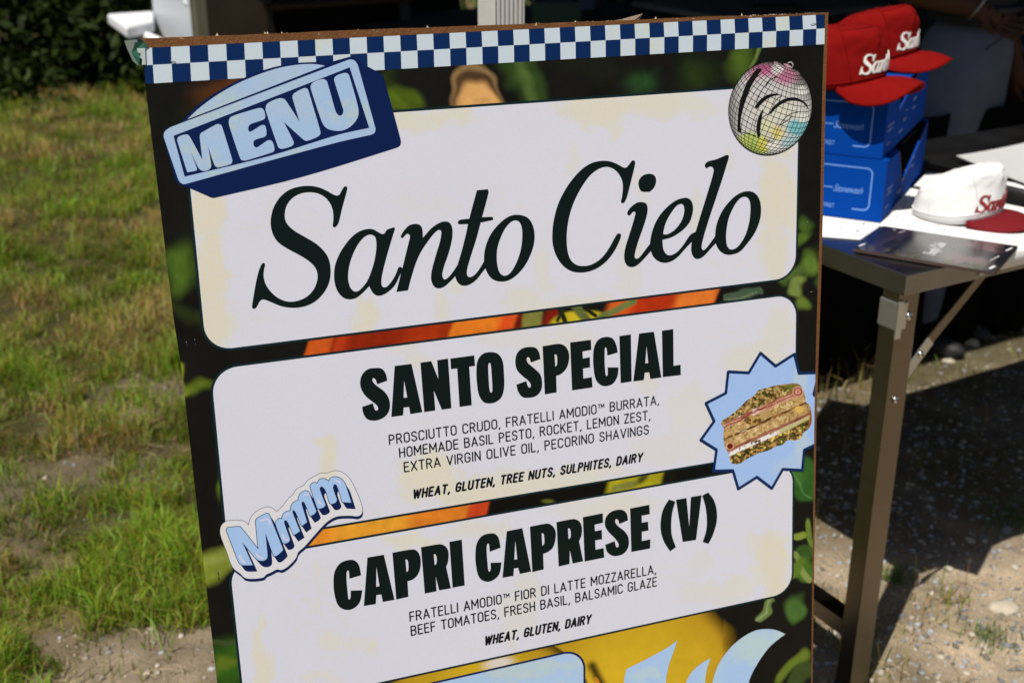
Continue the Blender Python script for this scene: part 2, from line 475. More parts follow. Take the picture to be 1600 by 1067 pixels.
    def pepper(x0, y0, rx, ry, ang=0):
        nonlocal C
        a = math.radians(ang); dx, dy = px - x0, py - y0
        x = (dx * math.cos(a) + dy * math.sin(a)) / rx; y = (-dx * math.sin(a) + dy * math.cos(a)) / ry
        d = np.sqrt(x ** 2 + y ** 2)
        m = ((1 - sstep(.97, 1.0, d)) * low)[:, None]
        sh = (1 - .92 * sstep(.80, 1.0, d) ** 1.5)[:, None]
        c = yel * sh * (.86 + .28 * nz) * (1 - .25 * sstep(.3, .9, d))[:, None]
        c[:, 1] *= (1 - .10 * sstep(.5, 1, d))
        C = C * (1 - m) + c * m
    pepper(1000, 1090, 172, 190); pepper(762, 1110, 168, 132)
    blob(779, 1036, 22, 9, -12, G(232, 222, 220), .6, .95)
    cap(926, 1040, 940, 1067, 7, G(12, 9, 3), .9, .9); cap(932, 1060, 940, 1075, 3, G(220, 140, 40), .5, .9)
    nz4 = fbm(px0 / 5, py0 / 9, 3, 25)[:, None]
    tx_ = np.where((py0 > 925) & (C[:, 0] > .08), .25, 1.0)[:, None]
    C = C * (1 - tx_ + tx_ * (0.72 + .40 * nz2 + .18 * nz4))
    return np.clip(C, .0015, .8)
rowsB = np.concatenate([np.linspace(0, 1.06, 640)[:-1], np.linspace(1.06, B_END, 60)]); nc = 500
A, Bv = [], []
for i, b in enumerate(rowsB):
    a = np.linspace(eL(b), eP(b), nc)
    if i == 0: bb = topline((pTl, pTr), a)
    else:
        tl = topline((pTl, pTr), a); bb = tl + (B_END - tl) * (b / B_END)
    A.append(a); Bv.append(bb)
A = np.concatenate(A); Bv = np.concatenate(Bv)
ppx, ppy = bd_px(A, Bv)
def wrap_h(a, b, h): return h
V = np.stack([A - .42, np.full(len(A), -LAY * 0.8), foot_drop - Bv], 1)
ii = np.arange((len(rowsB) - 1) * nc).reshape(len(rowsB) - 1, nc)[:, :-1].ravel()
F = np.stack([ii, ii + nc, ii + nc + 1, ii + 1], 1)
o = np_mesh("print_sheet", V, F, M_print, board_root, paint_photo(ppx, ppy))
o['label'] = "glossy printed sheet with dark photo of tomatoes, peppers and leaves"

# clip outline of the print
CLIP = [(eL(b) + .0003, b if b > 0.02 else topline((pTl, pTr), eL(b))) for b in [0] + list(np.arange(.03, B_END, .03))]
CLIP += [(eP(b) - .0002, b if b > 0.02 else topline((pTl, pTr), eP(b))) for b in list(np.arange(.03, B_END, .03))[::-1] + [0]]

# ---- checkered border
N0 = bd(237.5, 75); N1 = bd(1274.5, 24)
M0 = bd(238.8, 101.8); M1 = bd(1275.5, 45.6)
Q0 = bd(240.6, 130.6); Q1 = bd(1275, 70.2)
w0 = bd(296, 72)[0] - bd(237.5, 75)[0]
NSQ = round((N1[0] - N0[0]) / (w0 / 2)); 
print("checker columns", NSQ, "size", (N1[0] - N0[0]) / NSQ, "row", M0[1] - N0[1], M1[1] - N1[1])
def lerp2(p, q, t): return (p[0] + (q[0] - p[0]) * t, p[1] + (q[1] - p[1]) * t)
whites, strip = [], []
def sq(T0, T1, U0, U1, k):
    a, b = k / NSQ, (k + 1) / NSQ
    if k < 0: a = -(13.0 / 29) / NSQ; 
    if k >= NSQ: b = (NSQ + .64) / NSQ
    return [lerp2(T0, T1, a), lerp2(T0, T1, b), lerp2(U0, U1, b), lerp2(U0, U1, a)]
for k in range(-1, NSQ + 1):
    if k % 2: whites.append(sq(N0, N1, M0, M1, k))
    else: whites.append(sq(M0, M1, Q0, Q1, k))
a, b = -(13.0 / 29) / NSQ, (NSQ + .64) / NSQ
strip = [lerp2(N0, N1, a), lerp2(N0, N1, b), lerp2(Q0, Q1, b), lerp2(Q0, Q1, a)]
flat("checkered_border", [strip], mat_=M_navy, lay=1)

def stain_cols(base, stain, blobs, sc=22.0, seed=0, thr=.5, bgamt=.35):
    def f(px, py):
        n = len(px); m = np.zeros(n)
        w1 = fbm(px / 34, py / 30, 4, 11 + seed) - .5; w2 = fbm(px / 30, py / 34, 4, 21 + seed) - .5
        rough = fbm(px / 9, py / 7, 4, 31 + seed)
        for (cx, cy, rx, ry, amt) in blobs:
            d = np.sqrt(((px - cx + w1 * 34) / rx) ** 2 + ((py - cy + w2 * 34) / ry) ** 2)
            m = np.maximum(m, amt * .9 * (1 - sstep(.62, 1.22, d + (rough - .5) * .8)))
        gen = fbm(px / 70, py / 60, 5, 41 + seed)
        m = np.maximum(m, .75 * bgamt * sstep(.54, .70, gen) * sstep(.35, .62, rough))
        m = m * (0.75 + .35 * rough)
        m = np.clip(m, 0, 1)[:, None]
        g = (1 + .02 * (fbm(px / 90, py / 90, 3, 51) - .5))[:, None]
        return (np.array(base)[None] * (1 - m) + np.array(stain)[None] * m) * g
    return f
CREAM = (0.70, 0.66, 0.50); PANEL_W = (0.66, 0.668, 0.775)
o = flat("checker_square", whites[:1], mat_=M_print, lay=2)
bpy.data.objects.remove(o)
CH = stain_cols((.55, .64, .72), (.58, .62, .52), [], bgamt=.9)
for wpoly in whites:
    v = [wpoly[0], lerp2(wpoly[0], wpoly[1], .5), wpoly[1], lerp2(wpoly[1], wpoly[2], .5), wpoly[2], lerp2(wpoly[2], wpoly[3], .5), wpoly[3], lerp2(wpoly[3], wpoly[0], .5)]
    flat("checker_square", [v], mat_=M_print, lay=2, extra=[lerp2(lerp2(wpoly[0], wpoly[1], s), lerp2(wpoly[3], wpoly[2], s), t) for s in (.25, .5, .75) for t in (.25, .5, .75)], cols=CH)

# ---- panels
def panel(name, quad, rad, cols, outline, ow=0.0030, lay=2, res=.0026, rads=(1, 1, 1, 1), parent=None, label=None, navy=False):
    Q = [bd(*q) for q in quad]          # tl tr br bl
    Wd = (abs(Q[1][0] - Q[0][0]) + abs(Q[2][0] - Q[3][0])) / 2; Hd = (abs(Q[3][1] - Q[0][1]) + abs(Q[2][1] - Q[1][1])) / 2
    def P(x, y, gx=0.0):
        s = x / Wd; t = y / Hd
        return lerp2(lerp2(Q[0], Q[1], s), lerp2(Q[3], Q[2], s), t)
    def body(grow, rs, nm, m, ly, colf):
        g = grow
        ys = list(rs * (1 - np.cos(np.linspace(0, math.pi / 2, 12)))) 
        mid = list(np.arange(rs + res, Hd + 2 * g - rs - res / 2, res)) if colf else [Hd / 2 + g]
        ys = ys + mid + [Hd + 2 * g - y for y in ys[::-1]]
        nx = int(Wd / res) if colf else 2
        AA, BB = [], []
        for y in ys:
            yt = min(y, Hd + 2 * g - y); inset = rs - math.sqrt(max(0, rs * rs - (rs - yt) ** 2)) if yt < rs else 0
            top = y < Hd / 2
            il = inset * (rads[0] if top else rads[3]); ir = inset * (rads[1] if top else rads[2])
            for x in np.linspace(-g + il, Wd + g - ir, nx + 1):
                p = P(x, y - g); AA.append(p[0]); BB.append(p[1])
        AA, BB = np.array(AA), np.array(BB)
        V = np.stack([AA - .42, np.full(len(AA), -LAY * ly), foot_drop - BB], 1); w = nx + 1
        ii = np.arange((len(ys) - 1) * w).reshape(len(ys) - 1, w)[:, :-1].ravel()
        F = np.stack([ii, ii + w, ii + w + 1, ii + 1], 1)
        o = np_mesh(nm, V, F, m, parent or board_root)
        if colf:
            px, py = bd_px(AA, BB); set_col(o, colf(px, py))
        return o
    body(ow, rad + ow, name + "_outline", outline, lay, None)
    o = body(0, rad, name, M_print, lay + 1, cols)
    if label: o['label'] = label
    return o
p1 = stain_cols(PANEL_W, CREAM, [(322, 320, 30, 66, 1), (330, 420, 26, 80, 1), (336, 500, 30, 48, .95), (570, 500, 22, 32, .9), (640, 186, 110, 14, .75), (720, 178, 26, 16, .8),
    (930, 172, 60, 26, .9), (1010, 160, 70, 30, .8), (1070, 162, 60, 20, .6), (955, 205, 8, 22, .6), (1215, 300, 36, 76, .9), (1222, 200, 26, 50, .8), (1205, 390, 28, 52, .8), (900, 480, 110, 16, .6),
    (845, 420, 16, 40, .55), (690, 478, 14, 22, .6), (715, 455, 10, 12, .6), (985, 420, 26, 60, .4), (890, 250, 8, 30, .5), (1000, 290, 14, 26, .4), (1090, 330, 14, 34, .45), (820, 470, 30, 26, .6), (1140, 250, 10, 20, .4)], seed=0, bgamt=.28)
panel("title_panel", [(288, 199), (1248.5, 132.5), (1242.5, 433), (322.3, 548.7)], .030, p1, M_teal, rads=(1, 0.05, 1, 1))
p2 = stain_cols(PANEL_W, CREAM, [(503, 690, 14, 16, .9), (512, 715, 12, 40, .9), (672, 745, 46, 40, 1), (740, 770, 120, 22, .9), (840, 750, 100, 20, .8), (930, 735, 60, 16, .7), (1190, 560, 60, 34, .6), (1215, 520, 30, 50, .6), (870, 540, 60, 34, .5),
    (630, 548, 22, 16, .5), (655, 565, 24, 14, .5), (1080, 640, 40, 40, .5), (1050, 700, 70, 30, .4), (800, 530, 60, 20, .4), (1010, 590, 20, 30, .5)], seed=3, bgamt=.25)
panel("santo_special_panel", [(329.5, 578), (1244, 459.8), (1241, 700.5), (355.5, 848)], .030, p2, M_teal)
p3 = stain_cols(PANEL_W, CREAM, [(640, 842, 40, 16, .8), (668, 848, 24, 18, .7), (745, 825, 60, 14, .6), (960, 792, 80, 20, .6), (905, 800, 40, 22, .5), (1210, 880, 26, 60, .95), (1215, 910, 22, 46, .9), (1190, 850, 22, 26, .6), (1180, 900, 10, 20, .6),
    (830, 940, 24, 54, .5), (800, 970, 26, 40, .5), (405, 1010, 9, 50, .8), (412, 1050, 12, 30, .9), (490, 890, 7, 16, .5), (494, 945, 6, 20, .5), (520, 1000, 24, 14, .6), (578, 1008, 12, 12, .7), (560, 1010, 20, 10, .5), (500, 1060, 30, 12, .6), (1110, 925, 60, 20, .5), (1150, 915, 30, 20, .6), (1090, 880, 20, 20, .3)], seed=6, bgamt=.25)
panel("capri_caprese_panel", [(358.5, 878), (1238.5, 722), (1236.8, 924.5), (383.5, 1111)], .030, p3, M_teal)
p4 = stain_cols((.40, .56, .80), (.50, .60, .56), [(800, 1050, 60, 8, .8), (860, 1040, 50, 8, .8)], seed=9, bgamt=.8)
panel("blue_panel", [(393, 1133), (911.5, 1014), (911, 1330), (425, 1480)], .030, p4, M_navy2)

# ------------------------------------------------------------------ lettering
TITLE = [
 (390, 270, 4.848, "722,103 740,115 725,180 700,270 683,345 668,390 645,414 630,405 634,340 628,280 610,235 575,190 520,158 450,148 380,160 320,195 282,245 267,300 268,350 290,395 340,440 420,487 500,535 560,590 598,650 613,730 607,810 580,880 530,945 470,990 400,1015 320,1022 240,1010 160,978 120,962 95,960 75,975 62,1000 45,1025 25,1028 18,1010 30,930 50,820 70,740 92,690 108,683 117,695 108,740 106,785 120,840 160,900 220,950 290,975 360,970 430,940 480,890 508,830 514,770 497,720 450,670 380,625 290,577 220,530 180,475 160,400 163,330 185,255 235,180 300,130 380,105 460,100 530,113 590,140 630,163 660,173 680,165 700,130", None),
 (390, 270, 4.848, "1095,412! 1100,425 1080,490 1050,590 1020,700 1000,790 998,840 1010,865 1040,862 1080,815 1110,760 1125,720 1140,712 1156,720! 1146,760! 1135,780 1100,850 1050,900 1000,927 960,928 930,905 905,858! 860,905 810,945 760,958 710,945 665,895 642,820 642,730 660,660 700,580 760,500 820,450 880,428 930,427 970,447 1000,463 1020,460 1040,432", "910,468 870,485 825,535 785,610 755,700 745,790 755,850 775,885 805,900 840,882 890,820 930,720 950,640 960,560 957,510 945,480"),
 (610, 270, 4.848, "78,485 90,495 105,480 130,462 147,480 140,520 115,620 92,715 75,780 45,902! 133,890! 150,820 190,690 230,600 290,510 330,460 360,435 380,437 385,460 375,520 345,620 315,730 307,790 313,830 335,865 370,875 410,860 450,825 490,785! 512,690! 480,740 445,785 415,807 400,800 392,770 405,710 440,610 465,510 470,440 460,395 435,372 400,370 360,385 310,420 265,470 245,492! 243,440 235,410 215,392 180,388 140,400 105,435 85,465", None),
 (610, 270, 4.848, "655,133! 738,125! 743,150 720,240 693,337! 768,334 778,345 775,358! 683,377! 650,500 615,610 585,710 578,760 590,787 615,787 650,760 685,710 714,660! 720,722! 690,760 650,810 600,845 560,855 525,845 500,815 491,782! 510,690! 540,590 575,450 587,388! 520,390 510,380 515,365 535,355 597,348! 625,240", None),
 (610, 270, 4.848, "955,318 890,335 820,390 760,465 720,560 708,650 715,710 740,770 780,810 840,824 900,812 960,770 1020,700 1065,610 1088,530 1090,450 1070,380 1030,335", "945,361 910,375 870,420 835,490 810,570 805,650 812,710 830,760 865,780 905,760 945,700 980,610 995,530 998,450 990,400 972,370"),
 (850, 230, 5.081, "708,105 723,120 715,170 695,250 668,360 650,415 630,444 610,437 618,395 625,320 618,265 590,210 545,170 490,157 430,175 360,230 290,330 235,440 200,550 182,660 180,760 190,840 215,900 260,935 320,943 380,930 450,885 510,810 555,730 580,690 600,685 611,700 600,740 560,820 500,900 430,955 360,985 290,995 220,985 155,945 100,870 70,780 65,690 75,590 105,470 150,370 210,275 290,185 370,130 450,110 520,113 580,135 625,160 650,163 670,145 692,115", None),
 (850, 230, 5.081, "735,442 690,475 662,515 665,540 682,540 705,515 722,515 722,540 700,620 665,730 640,820 637,890 655,935 690,952 730,942 775,905 850,822! 842,765! 800,820 765,865 740,885 722,878 720,850 740,770 775,670 808,570 822,500 815,455 795,440 765,436", None),
 (850, 230, 5.081, "830,212 785,225 755,260 749,300 765,345 790,356! 838,355! 870,325 888,280 885,240 865,218", None),
 (1000, 230, 5.08, "350,403 290,420 215,475 150,550 105,640 82,730 78,790 85,825 105,870 145,905 195,918 250,905 300,870 350,815 416,745! 442,672! 405,690 380,720 340,780 290,835 240,858 210,850 185,810 177,735! 250,715 330,665 390,600 415,530 420,470 405,425 380,406", "320,451 285,470 235,540 200,610 182,690! 215,692 270,660 320,600 345,540 350,490 340,458"),
 (1000, 230, 5.08, "690,62 705,75 690,130 650,260 600,410 550,560 510,690 490,770 490,805 505,817 535,790 597,705! 600,762! 560,805 510,860 470,885 435,882 410,845 405,800 412,745 440,672 480,540 530,380 575,230 583,180 570,157 545,157 528,167 514,155 520,130 545,112 600,98 650,78", None),
 (1000, 230, 5.08, "850,350 780,372 710,430 650,510 608,610 595,700 600,765 630,820 675,850 725,853 790,830 850,765 910,680 950,580 960,490 945,410 905,362", "830,394 790,410 745,470 705,560 688,640 682,720 690,780 710,808 740,810 780,785 830,710 860,620 873,540 875,460 860,410"),
]
title_board = []
for x0, y0, k, outer, hole in TITLE:
    title_board.append((to_board(curve_pts(outer, x0, y0, k)), to_board(curve_pts(hole, x0, y0, k)) if hole else None))
for i, (o_, h_) in enumerate(title_board):
    flat("title_letter", [o_], [h_] if h_ else [], M_ink, lay=5 + (i % 2) * .5)

HEAD = [
 (560, 530, 6.667, "180,298 100,310 40,365 18,440 30,520 75,590 140,645 185,680 203,710 200,735 180,740 165,715 150,665! 38,703! 50,770 85,825 140,845 210,838 280,800 320,740 327,660 305,590 260,535 200,490 160,455 145,425 150,405 165,405 180,425 195,467! 300,430! 285,360 250,310 215,298", None),
 (560, 530, 6.667, "377,277! 552,255! 665,757! 540,778! 527,703! 470,710! 465,790! 342,808!", "475,430! 508,605! 470,608!"),
 (560, 530, 6.667, "645,243! 758,227! 832,412! 820,217! 933,200! 968,717! 868,732! 785,535! 800,740! 685,757!", None),
 (560, 530, 6.667, "957,200! 1205,167! 1215,275! 1153,285! 1180,685! 1053,703! 1028,303! 963,310!", None),
 (560, 530, 6.667, "1370,133 1290,155 1240,225 1228,330 1235,470 1255,580 1300,650 1360,667 1430,652 1490,600 1517,500 1515,350 1500,220 1450,150", "1363,245 1352,270 1353,350 1362,500 1372,548 1384,553 1394,535 1392,450 1382,300 1375,255"),
 (800, 500, 5.926, "170,248 95,262 45,310 30,385 45,460 100,520 150,560 172,595 170,620 155,622 142,600 132,563! 40,597! 55,660 95,710 150,718 215,705 265,655 278,580 262,505 215,455 150,400 135,370 140,345 155,345 167,365 172,392! 262,360! 250,300 220,258", None),
 (800, 500, 5.926, "282,242! 400,222 440,220 490,240 525,300 525,380 500,450 450,500 408,515! 413,668! 303,687!", "393,318! 410,320 418,360 415,415 400,430!"),
 (800, 500, 5.926, "537,207! 730,182! 733,275! 652,290! 655,355! 720,343! 722,437! 657,448! 660,540! 738,527! 745,622! 555,650!", None),
 (800, 500, 5.926, "870,155 800,180 760,250 750,340 755,450 775,550 820,600 870,610 930,590 975,520 985,437! 885,437! 885,500 875,517 865,500 857,400 858,270 865,252 875,265 882,327! 978,300! 965,230 930,170", None),
 (800, 500, 5.926, "993,148! 1100,132! 1107,567! 1005,583!", None),
 (800, 500, 5.926, "1175,125! 1313,107! 1382,530! 1280,545! 1268,482! 1228,487! 1220,555! 1122,567!", "1245,240! 1260,397! 1233,400!"),
 (800, 500, 5.926, "1387,98! 1492,83! 1495,423! 1560,412! 1562,508! 1395,527!", None),
 (510, 810, 5.0, "180,320 110,345 65,410 55,500 65,600 95,680 150,710 210,700 260,650 280,557! 190,560! 188,610 178,630 168,600 157,480 157,425 165,403 175,410 180,467! 270,440! 255,365 225,328", None),
 (510, 810, 5.0, "320,302! 448,280! 532,632! 440,648! 428,590! 390,595! 385,665! 292,680!", "390,375! 414,525! 388,530!"),
 (510, 810, 5.0, "515,265! 640,242 700,245 733,300 733,380 710,440 670,475 633,487! 640,608! 545,630!", "617,318! 632,320 640,355 638,405 625,415!"),
 (510, 810, 5.0, "738,222! 880,198 930,215 953,260 950,330 935,375! 972,542! 880,558! 853,450! 860,565! 768,583!", "838,275! 852,278 862,310 858,350 845,362!"),
 (510, 810, 5.0, "960,180! 1057,162! 1080,520! 985,537!", None),
 (510, 810, 5.0, "1290,113 1220,130 1175,190 1163,280 1170,380 1195,460 1245,490 1300,480 1350,430 1367,340! 1282,343! 1282,395 1272,412 1262,385 1252,270 1252,215 1260,193 1270,200 1275,257! 1360,225! 1345,150 1320,120", None),
 (510, 810, 5.0, "1408,97! 1530,73! 1599,411! 1510,430! 1497,382! 1465,387! 1460,445! 1375,460!", "1475,170! 1490,315! 1467,318!"),
 (820, 760, 5.161, "40,322! 150,300 200,300 243,345 247,420 225,490 185,525 147,540! 152,665! 60,687!", "135,375! 150,378 157,420 155,460 140,475!"),
 (820, 760, 5.161, "255,285! 390,260 440,280 460,330 455,395 437,437! 470,600! 385,618! 362,510! 360,622! 272,642!", "347,335! 362,338 370,375 367,410 352,422!"),
 (820, 760, 5.161, "467,245! 628,213! 630,290! 562,305! 565,358! 620,347! 622,422! 567,432! 570,507! 635,493! 640,570! 482,602!", None),
 (820, 760, 5.161, "750,185 690,205 650,255 648,320 680,370 725,415 752,455 755,480 740,487 730,465 725,437! 648,467! 660,520 700,553 745,557 800,535 835,480 835,410 805,360 755,320 730,290 730,265 742,260 755,275 760,300! 832,270! 820,215 790,188", None),
 (820, 760, 5.161, "848,175! 1003,145! 1007,220! 942,233! 943,290! 993,280! 997,352! 943,362! 943,437! 1012,423! 1010,497! 858,525!", None),
 (820, 760, 5.161, "1163,102! 1213,120! 1190,200 1180,290 1185,390 1218,487! 1170,520! 1120,440 1095,350 1098,250 1120,170", None),
 (820, 760, 5.161, "1218,105! 1303,90! 1325,320! 1338,83! 1425,68! 1380,428! 1272,445!", None),
 (820, 760, 5.161, "1430,72! 1478,45! 1525,110 1548,200 1545,290 1515,390 1480,460! 1433,445! 1460,360 1467,270 1455,160", None),
]
for i, (x0, y0, k, outer, hole) in enumerate(HEAD):
    flat("heading_letter", [to_board(curve_pts(outer, x0, y0, k))], [to_board(curve_pts(hole, x0, y0, k))] if hole else [], M_ink, lay=5)

# ---- small condensed capitals, drawn with a pen
def arc(cx, cy, rx, ry, a0, a1, n=7):
    return [(cx + rx * math.cos(math.radians(a0 + (a1 - a0) * i / n)), cy + ry * math.sin(math.radians(a0 + (a1 - a0) * i / n))) for i in range(n + 1)]
W_ = .40
O_ = arc(.2, .78, .2, .22, 0, 180) + arc(.2, .22, .2, .22, 180, 360); O_.append(O_[0])
GL = {
 'A': (.46, [[(0, 0), (.23, 1), (.46, 0)], [(.075, .30), (.385, .30)]]),
 'B': (.40, [[(0, 0), (0, 1), (.2, 1)] + arc(.2, .77, .18, .23, 90, -90) + [(0, .54)], [(.2, .54)] + arc(.2, .27, .2, .27, 90, -90) + [(0, 0)]]),
 'C': (.40, [arc(.2, .78, .2, .22, 0, 180) + arc(.2, .22, .2, .22, 180, 360)]),
 'D': (.40, [[(0, 0), (0, 1), (.15, 1)] + arc(.15, .72, .25, .28, 90, 0) + arc(.15, .28, .25, .28, 0, -90) + [(0, 0)]]),
 'E': (.34, [[(.34, 1), (0, 1), (0, 0), (.34, 0)], [(0, .52), (.30, .52)]]),
 'F': (.33, [[(.33, 1), (0, 1), (0, 0)], [(0, .50), (.29, .50)]]),
 'G': (.41, [arc(.2, .78, .2, .22, 0, 180) + arc(.2, .22, .2, .22, 180, 360) + [(.4, .47), (.22, .47)]]),
 'H': (.40, [[(0, 0), (0, 1)], [(.40, 0), (.40, 1)], [(0, .51), (.40, .51)]]),
 'I': (.0, [[(0, 0), (0, 1)]]),
 'K': (.40, [[(0, 0), (0, 1)], [(.38, 1), (0, .40)], [(.12, .58), (.40, 0)]]),
 'L': (.32, [[(0, 1), (0, 0), (.32, 0)]]),
 'M': (.52, [[(0, 0), (0, 1), (.26, .30), (.52, 1), (.52, 0)]]),
 'N': (.41, [[(0, 0), (0, 1), (.41, 0), (.41, 1)]]),
 'O': (.40, [O_]),
 'P': (.38, [[(0, 0), (0, 1), (.18, 1)] + arc(.18, .74, .20, .26, 90, -90) + [(0, .48)]]),
 'R': (.40, [[(0, 0), (0, 1), (.18, 1)] + arc(.18, .75, .20, .25, 90, -90) + [(0, .50)], [(.20, .50), (.40, 0)]]),
 'S': (.38, [arc(.19, .78, .18, .22, 10, 180) + arc(.19, .76, .18, .22, 180, 240, 3)[1:] + arc(.19, .25, .19, .25, 50, -90) + arc(.19, .22, .19, .22, -90, -175)]),
 'T': (.40, [[(0, 1), (.40, 1)], [(.20, 1), (.20, 0)]]),
 'U': (.40, [[(0, 1), (0, .22)] + arc(.2, .22, .2, .22, 180, 360) + [(.40, 1)]]),
 'V': (.44, [[(0, 1), (.22, 0), (.44, 1)]]),
 'W': (.64, [[(0, 1), (.16, 0), (.32, .92), (.48, 0), (.64, 1)]]),
 'X': (.42, [[(0, 0), (.42, 1)], [(0, 1), (.42, 0)]]),
 'Y': (.44, [[(0, 1), (.22, .46), (.44, 1)], [(.22, .46), (.22, 0)]]),
 'Z': (.36, [[(0, 1), (.36, 1), (0, 0), (.36, 0)]]),
 ',': (.05, [[(.04, .02), (-.02, -.17)]]),
 ' ': (.16, []),
 'o': (.30, []), }
def text_line(name, s, p0, p1, cap_h_px, w, italic=0.0, lay=5, gap=.24, mat_=None):
    a0, a1 = bd(*p0), bd(*p1); hv = bd(p0[0], p0[1] - cap_h_px)
    H = math.hypot(a0[0] - hv[0], a0[1] - hv[1])
    glyphs, x = [], 0.0
    for ch in s:
        if ch == '^':          # trade mark sign
            glyphs += [('T', x, .42, .56), ('M', x + .26, .42, .56)]; x += .26 + .24 + .20; continue
        adv, _ = GL[ch]; glyphs.append((ch, x, 1.0, 0.0)); x += adv + gap
    tot = x - gap; L = math.hypot(a1[0] - a0[0], a1[1] - a0[1]); sx = L / tot
    ex = ((a1[0] - a0[0]) / L, (a1[1] - a0[1]) / L); ey = (ex[1], -ex[0])
    polys = []
    for ch, gx, sc, oy in glyphs:
        for st in GL[ch][1]:
            pts = []
            for (u, v) in st:
                X = (gx + u * sc * (1.0 if sc == 1 else 1.1)) * sx + italic * (oy + v * sc) * H; Y = (oy + v * sc) * H
                pts.append((a0[0] + ex[0] * X + ey[0] * Y, a0[1] + ex[1] * X + ey[1] * Y))
            ww = w * H * (1 if sc == 1 else .62)
            # inset by half the pen so that the letters keep their height
            polys += stroke(pts, ww, cap=True)
    flat(name, polys, [], mat_ or M_text, lay=lay)
J = "menu_text"
text_line(J, "PROSCIUTTO CRUDO, FRATELLI AMODIO^ BURRATA,", (608.8, 694.0), (1029.0, 631.0), 14.2, .150, gap=.21)
text_line(J, "HOMEMADE BASIL PESTO, ROCKET, LEMON ZEST,", (624.8, 714.2), (1015.5, 654.8), 14.2, .150, gap=.21)
text_line(J, "EXTRA VIRGIN OLIVE OIL, PECORINO SHAVINGS", (632.2, 736.6), (1013.0, 677.4), 14.2, .150, gap=.21)
text_line(J, "WHEAT, GLUTEN, TREE NUTS, SULPHITES, DAIRY", (645.6, 778.2), (1002.0, 720.0), 12.6, .25, .20, gap=.27)
text_line(J, "FRATELLI AMODIO^ FIOR DI LATTE MOZZARELLA,", (641, 969.8), (1024.5, 894.8), 14.0, .150, gap=.21)
text_line(J, "BEEF TOMATOES, FRESH BASIL, BALSAMIC GLAZE", (643, 992.0), (1025.5, 914.5), 14.0, .150, gap=.21)
text_line(J, "WHEAT, GLUTEN, DAIRY", (757.6, 1006.8), (921.5, 972.6), 12.4, .25, .20, gap=.27)

# ------------------------------------------------------------------ MENU badge
def tr(s, x0, y0, k, sub=5, closed=True): return to_board(curve_pts(s, x0, y0, k, sub, closed))
bz = (200, 0, 3.2)
badge = flat("menu_badge", [tr("262,618! 330,545 430,470 560,400 700,345 830,318 930,312 1010,312! 1110,285! 1140,290 1160,312 1170,335 1200,335! 1262,370 1280,395 1362,695 1360,728 1335,742! 870,885 430,990! 415,988 300,938 255,922 236,895 180,700 178,665 195,640!", *bz)], mat_=M_navy2, lay=6)
BADGE_C = stain_cols((.37, .52, .76), (.47, .57, .54), [(300, 160, 90, 60, .35), (440, 140, 60, 50, .3)], seed=12, bgamt=1.0)
def flat_grid(name, adds, subs, mat_, lay, cols, step=.004, parent=None, clip=None):
    xs = [p[0] for a in adds for p in a]; ys = [p[1] for a in adds for p in a]
    ex = [(x, y) for x in np.arange(min(xs), max(xs), step) for y in np.arange(min(ys), max(ys), step)]
    return flat(name, adds, subs, mat_, lay, parent, clip, ex, cols)
flat_grid("badge_arch", [tr("296,598! 370,530 480,455 600,395 740,345 850,325 930,322 985,330!", *bz)], [], M_print, 7, BADGE_C)
flat_grid("badge_frame", [tr("215,636! 1100,301 1130,303 1148,325! 1236,640 1232,665 1210,676! 1050,712 700,806 290,920 268,918 252,900! 180,690 182,662 200,645", *bz)],
          [tr("227,680! 1108,338! 1206,641! 1050,675 700,783 283,884!", *bz)], M_print, 7, BADGE_C)
for s in ["296,862! 246,704 254,684 296,674 314,694 372,800! 359,692 362,670 382,656 445,622 468,630 520,796 515,820 450,838 432,825 400,735! 416,828 405,848 375,855 352,840 314,760! 344,842 340,854",
          "505,625 515,585 650,542 675,547 686,585 675,600 612,622 600,645 612,660 665,628 685,630 692,670 682,685 632,702 628,728 645,738 700,702 722,710 732,748 722,762 590,803 562,795",
          "690,560 690,530 705,513 755,493 785,500 858,610! 822,490 830,468 880,442 900,450 962,660 952,682 895,705 872,695 778,610! 828,710 820,730 770,745 750,735",
          "915,450 915,425 935,408 975,397 995,410 1035,550 1052,578 1070,575 1076,550 1030,402 1042,380 1085,366 1104,376 1142,505 1152,570 1132,614 1088,648 1040,655 990,640 965,600"]:
    flat_grid("badge_letter", [tr(s, *bz)], [], M_print, 8, BADGE_C)

# ------------------------------------------------------------------ Mmm sticker
mz = (335, 725, 5.616)
st_out = tr("105,500 140,493 200,490 260,500 300,533! 310,490 340,440 390,400 450,377 500,380 545,418! 600,365 650,300 690,265 720,220 785,182 820,140 880,105 930,80 990,77 1040,60 1090,60 1150,90 1200,150 1250,250 1285,340 1298,400 1285,440 1250,455 1200,450 1100,452 1050,465 1000,495 950,540 860,640 790,720 735,770 715,820 650,890 590,925 550,920 500,945 455,965 430,990 350,1002 270,995 230,960 160,900 110,770 60,640 50,580 65,530", *mz)
v1 = bd(*mz[:2]); v2 = bd(mz[0] + 6 / mz[2], mz[1] + 26 / mz[2]); SH = (v2[0] - v1[0], v2[1] - v1[1])
def sweep(poly, d):
    out = [poly, [(x + d[0], y + d[1]) for x, y in poly]]
    for i in range(len(poly)):
        a, b = poly[i], poly[(i + 1) % len(poly)]
        out.append([a, b, (b[0] + d[0], b[1] + d[1]), (a[0] + d[0], a[1] + d[1])])
    return out
flat("sticker_shadow", sweep(st_out, SH) + stroke(st_out, .0011, True), mat_=M_navy2, lay=7)
STW = stain_cols((.70, .70, .74), CREAM, [(1010 / 5.6 + 335, 60 / 5.6 + 725, 14, 16, .8), (350, 850, 10, 40, .5)], seed=2, bgamt=.2)
flat_grid("mmm_sticker", [st_out], [], M_print, 8, STW)
